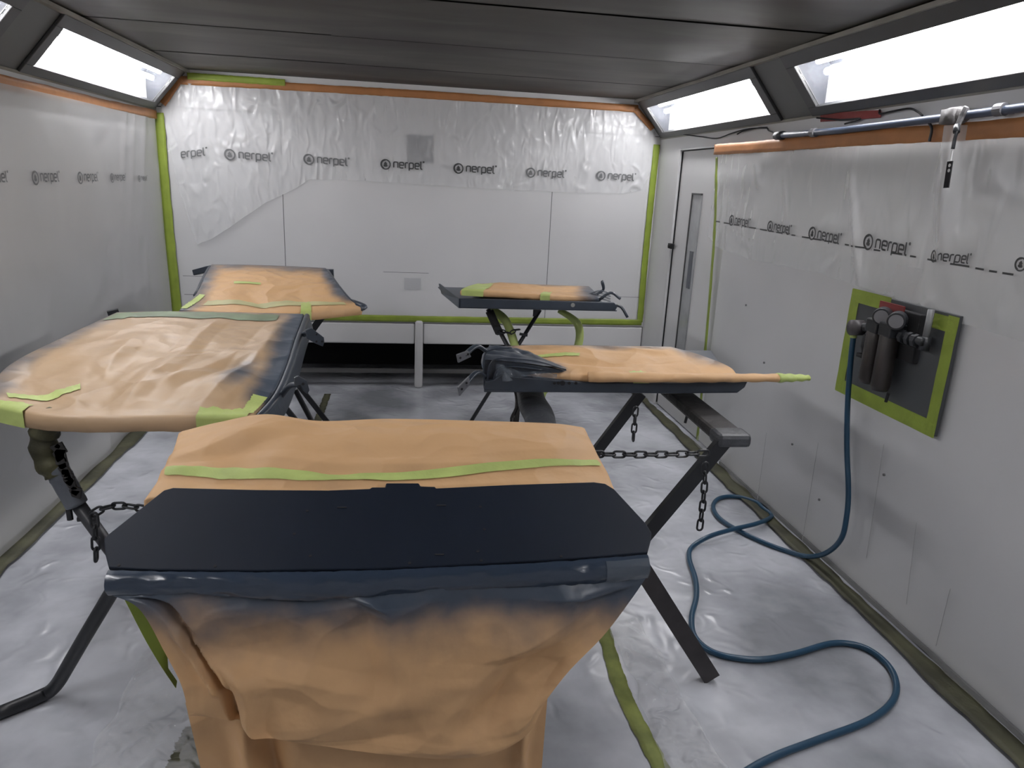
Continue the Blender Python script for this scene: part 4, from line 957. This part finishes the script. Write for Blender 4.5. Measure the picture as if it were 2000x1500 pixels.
p = rp(1697,655,XR-.09); obj('drain_valve', MB().tube([p, p+V((0,0,-.05)), p+V((0,0,-.08))], lambda t: .022 if t < .8 else .014, 12).box((p.x-.02,p.y-.03,p.z-.095),(p.x+.0,p.y+.03,p.z-.08)), M_black, RG, smooth=True)
a, b = rp(1806,668,XR-.07), rp(1812,606,XR-.07); b.y = a.y
obj('riser_pipe', MB().tube([a, V((a.x,a.y,1.27))], .012, 10), mat('pale_pipe', (.16,.165,.17), .4), RG, smooth=True)
obj('pipe_fitting', MB().tube([a+V((0,0,.02)), a+V((0,0,-.03))], .020, 12), M_dark, RG, smooth=True)
a, b = rp(1735,768,XR-.10), rp(1730,785,XR-.10); obj('drain_tube', MB().tube([a, b], .006, 8), M_black, RG)
a = at_x(1722,586,XR-.06); b = at_x(1768,604,XR-.06); rp_ = MB().box((XR-.066, b.y, a.z-.055), (XR-.06, a.y, a.z-.002)); obj('label_plate', rp_, M_red, RG, label='dull red plate above the gauges')
obj('mounting_plate', MB().box((XR-.062, 2.40, 1.05), (XR-.034, 2.56, 1.24)), M_black, RG, bevel=.004)

hz = [at_x(1667,655,XR-.10), at_x(1662,700,XR-.10), at_x(1656,780,XR-.09), at_x(1654,870,XR-.08), at_x(1657,960,XR-.08), at_x(1653,1012,XR-.09)]
hz += [at_x(1643,1052,XR-.09), at_x(1617,1078,XR-.085), at_x(1583,1087,XR-.10)]
hf = [(1545,1079),(1500,1063),(1450,1040),(1412,1018),(1396,1000),(1394,984),(1408,972),(1440,970),(1475,980),(1500,992),(1508,1008),(1480,1022),(1430,1034),(1385,1048),(1352,1068),(1346,1090),(1358,1130),(1360,1165),(1351,1205),(1356,1242),(1385,1270),(1430,1284),(1490,1288),(1555,1276),(1630,1256),(1690,1266),(1735,1300),(1751,1340),(1738,1376),(1690,1410),(1600,1444),(1520,1474),(1465,1502),(1400,1545)]
for k, (x, y) in enumerate(hf):
    p = at_z(x, y, .013 + (.024 if 11 <= k <= 13 else 0)); p.x = min(p.x, XR-.05); hz.append(p)
hs = tag(obj('air_hose', MB().tube(smoothpath(hz, 420), .0115, 14), M_hose, smooth=True), 'blue rubber air hose hanging from the regulator and looping over the floor', 'hose')
obj('hose_connector', MB().tube([hz[0]+V((0,0,.025)), hz[0]-V((0,0,.01))], .014, 12), M_gtape2, hs, smooth=True, label='pale connector at the top of the hose')

# pipe along the top of the right wall
PP = thing('air_pipe', 'blue-grey air pipe running along the top of the right wall', 'pipe', (XR-.05,2.9,1.96))
pA = at_x(1520,265,XR-.045); pts = [pA, at_x(1640,255,XR-.045), at_x(1860,228,XR-.045), at_x(2000,210,XR-.045)]
zp = [p.z for p in pts]
pts.append(V((XR-.045, 1.0, zp[-1])))
obj('pipe', MB().tube(pts, .0145, 14), M_pipe, PP, smooth=True)
obj('end_cap', MB().tube([pA+V((0,.02,0)), pA-V((0,.05,0))], .021, 14), M_dark, PP, smooth=True)
for x, y in ((1590,259),(1955,214)): p = at_x(x, y, XR-.045); obj('pipe_clip', MB().tube([p+V((0,.018,0)), p-V((0,.018,0))], .021, 14).box((p.x,p.y-.01,p.z-.012),(XR-.001,p.y+.01,p.z+.012)), mat('clip_grey', (.13,.13,.14), .5), PP)
p = at_x(1812,236,XR-.045); obj('branch', MB().tube(smoothpath([p, p+V((0,-.03,-.03)), p+V((.0,-.03,-.075))], 8), .005, 8), M_dark, PP)
jn = at_x(1868,226,XR-.045)
obj('pipe_joint', MB().tube([jn+V((0,.05,0)), jn+V((0,.03,0)), jn-V((0,.03,0)), jn-V((0,.05,0))], lambda t: .020+.012*math.sin(math.pi*t), 14).box((jn.x-.04,jn.y-.03,jn.z-.03),(jn.x+.0,jn.y+.03,jn.z+.02)), mat('greasy_fitting', (.10,.095,.095), .5, bump=(25,.7,.006), var=(15,.4)), PP, smooth=True)
jv = at_x(1885,210,XR-.08)
obj('bracket', MB().bar(at_x(1888,208,XR-.085), at_x(1868,250,XR-.085), .018, .010, up=(1,0,0)), mat('speckled_bracket', (.30,.30,.31), .5, var=(30,.7)), PP, bevel=.002)
HK = thing('hanging_strap', 'black strap with two holes hanging on a hook from the pipe', 'strap', at_x(1852,365,XR-.12))
s0, s1 = at_x(1857,312,XR-.12), at_x(1847,366,XR-.12); c0 = at_x(1852,313,XR-.12)
obj('strap', MB().bar(at_x(1856,315,XR-.12), at_x(1848,367,XR-.12), .004, .024, up=(0,1,0)), M_black, HK)
hm = MB()
for x, y in ((1854.5,323),(1853,333)): p = at_x(x, y, XR-.1225); hm.cyl(p, (1,0,0), .006, .001, 12)
obj('strap_hole', hm, M_white, HK, label='pale round holes')
obj('hook', MB().tube(smoothpath([at_x(1869,248,XR-.11), at_x(1868,258,XR-.12), at_x(1864,275,XR-.12), at_x(1861,291,XR-.12)], 12), .006, 8).tube([at_x(1869,246,XR-.11), at_x(1868,258,XR-.12)], .011, 8), M_dark, HK, smooth=True)
obj('cord', MB().tube([at_x(1861,291,XR-.12), at_x(1857,314,XR-.12)], .0025, 6), M_white, HK)
ro = MB().grid(lambda u, v: (lambda p: V((XR-.012-.002*nz(u*8,v), p.y, p.z)))(at_x(1603+118*u, 221-6*u+17*v-2*u*v, XR-.012)), 20, 3)
o = tag(obj('red_strip', ro, M_red), 'dull red strip stuck on the wall under the largest light', 'tape'); md = o.modifiers.new('t','SOLIDIFY'); md.thickness = .002
def cable(px, label, X=XR-.02, r=.004):
    tag(obj('cable', MB().tube(smoothpath([at_x(x, y, X) for x, y in px], 50), r, 8), M_black, smooth=True), label, 'cable', 'cables on the right wall')
cable([(1330,262),(1370,267),(1400,270),(1430,260),(1460,252),(1495,250),(1502,255),(1520,262)], 'thin black cable sagging below the smaller right-hand light')
cable([(1440,262),(1452,256),(1480,250),(1498,249)], 'short dark cable end left of the pipe tip')
cable([(1718,214),(1719,222),(1740,218),(1775,212),(1792,218),(1802,226)], 'curved black cable at the right end of the red strip')
cable([(1595,230),(1640,234),(1680,232),(1650,242)], 'dark cable scrap hanging under the red strip')

# grey square vent seen through the film on the back wall
VT = thing('wall_vent', 'dark grey square vent behind the film high on the back wall', 'vent', (.125,YB,1.75))
obj('plate', MB().box((.028, YB-.006, 1.755), (.224, YB, 1.952)), M_vent, VT)
obj('dial', MB().add([V((.125+r*math.cos(math.radians(a)), YB-.0075, 1.85+r*math.sin(math.radians(a)))) for r in (.045,.075) for a in range(0,181,15)], [(i,i+1,i+14,i+13) for i in range(12)]).cyl((.125,YB-.0075,1.84),(0,1,0),.03,.001,18), mat('vent_dark', (.05,.055,.07), .5), VT, label='darker arc around a dial')
tag(obj('patch', MB().box((.01, YB-.006, .80), (.14, YB, .89)), mat('patch_grey', (.42,.43,.44), .5)), 'faint grey square patch low on the back wall between the two far panels', 'patch')
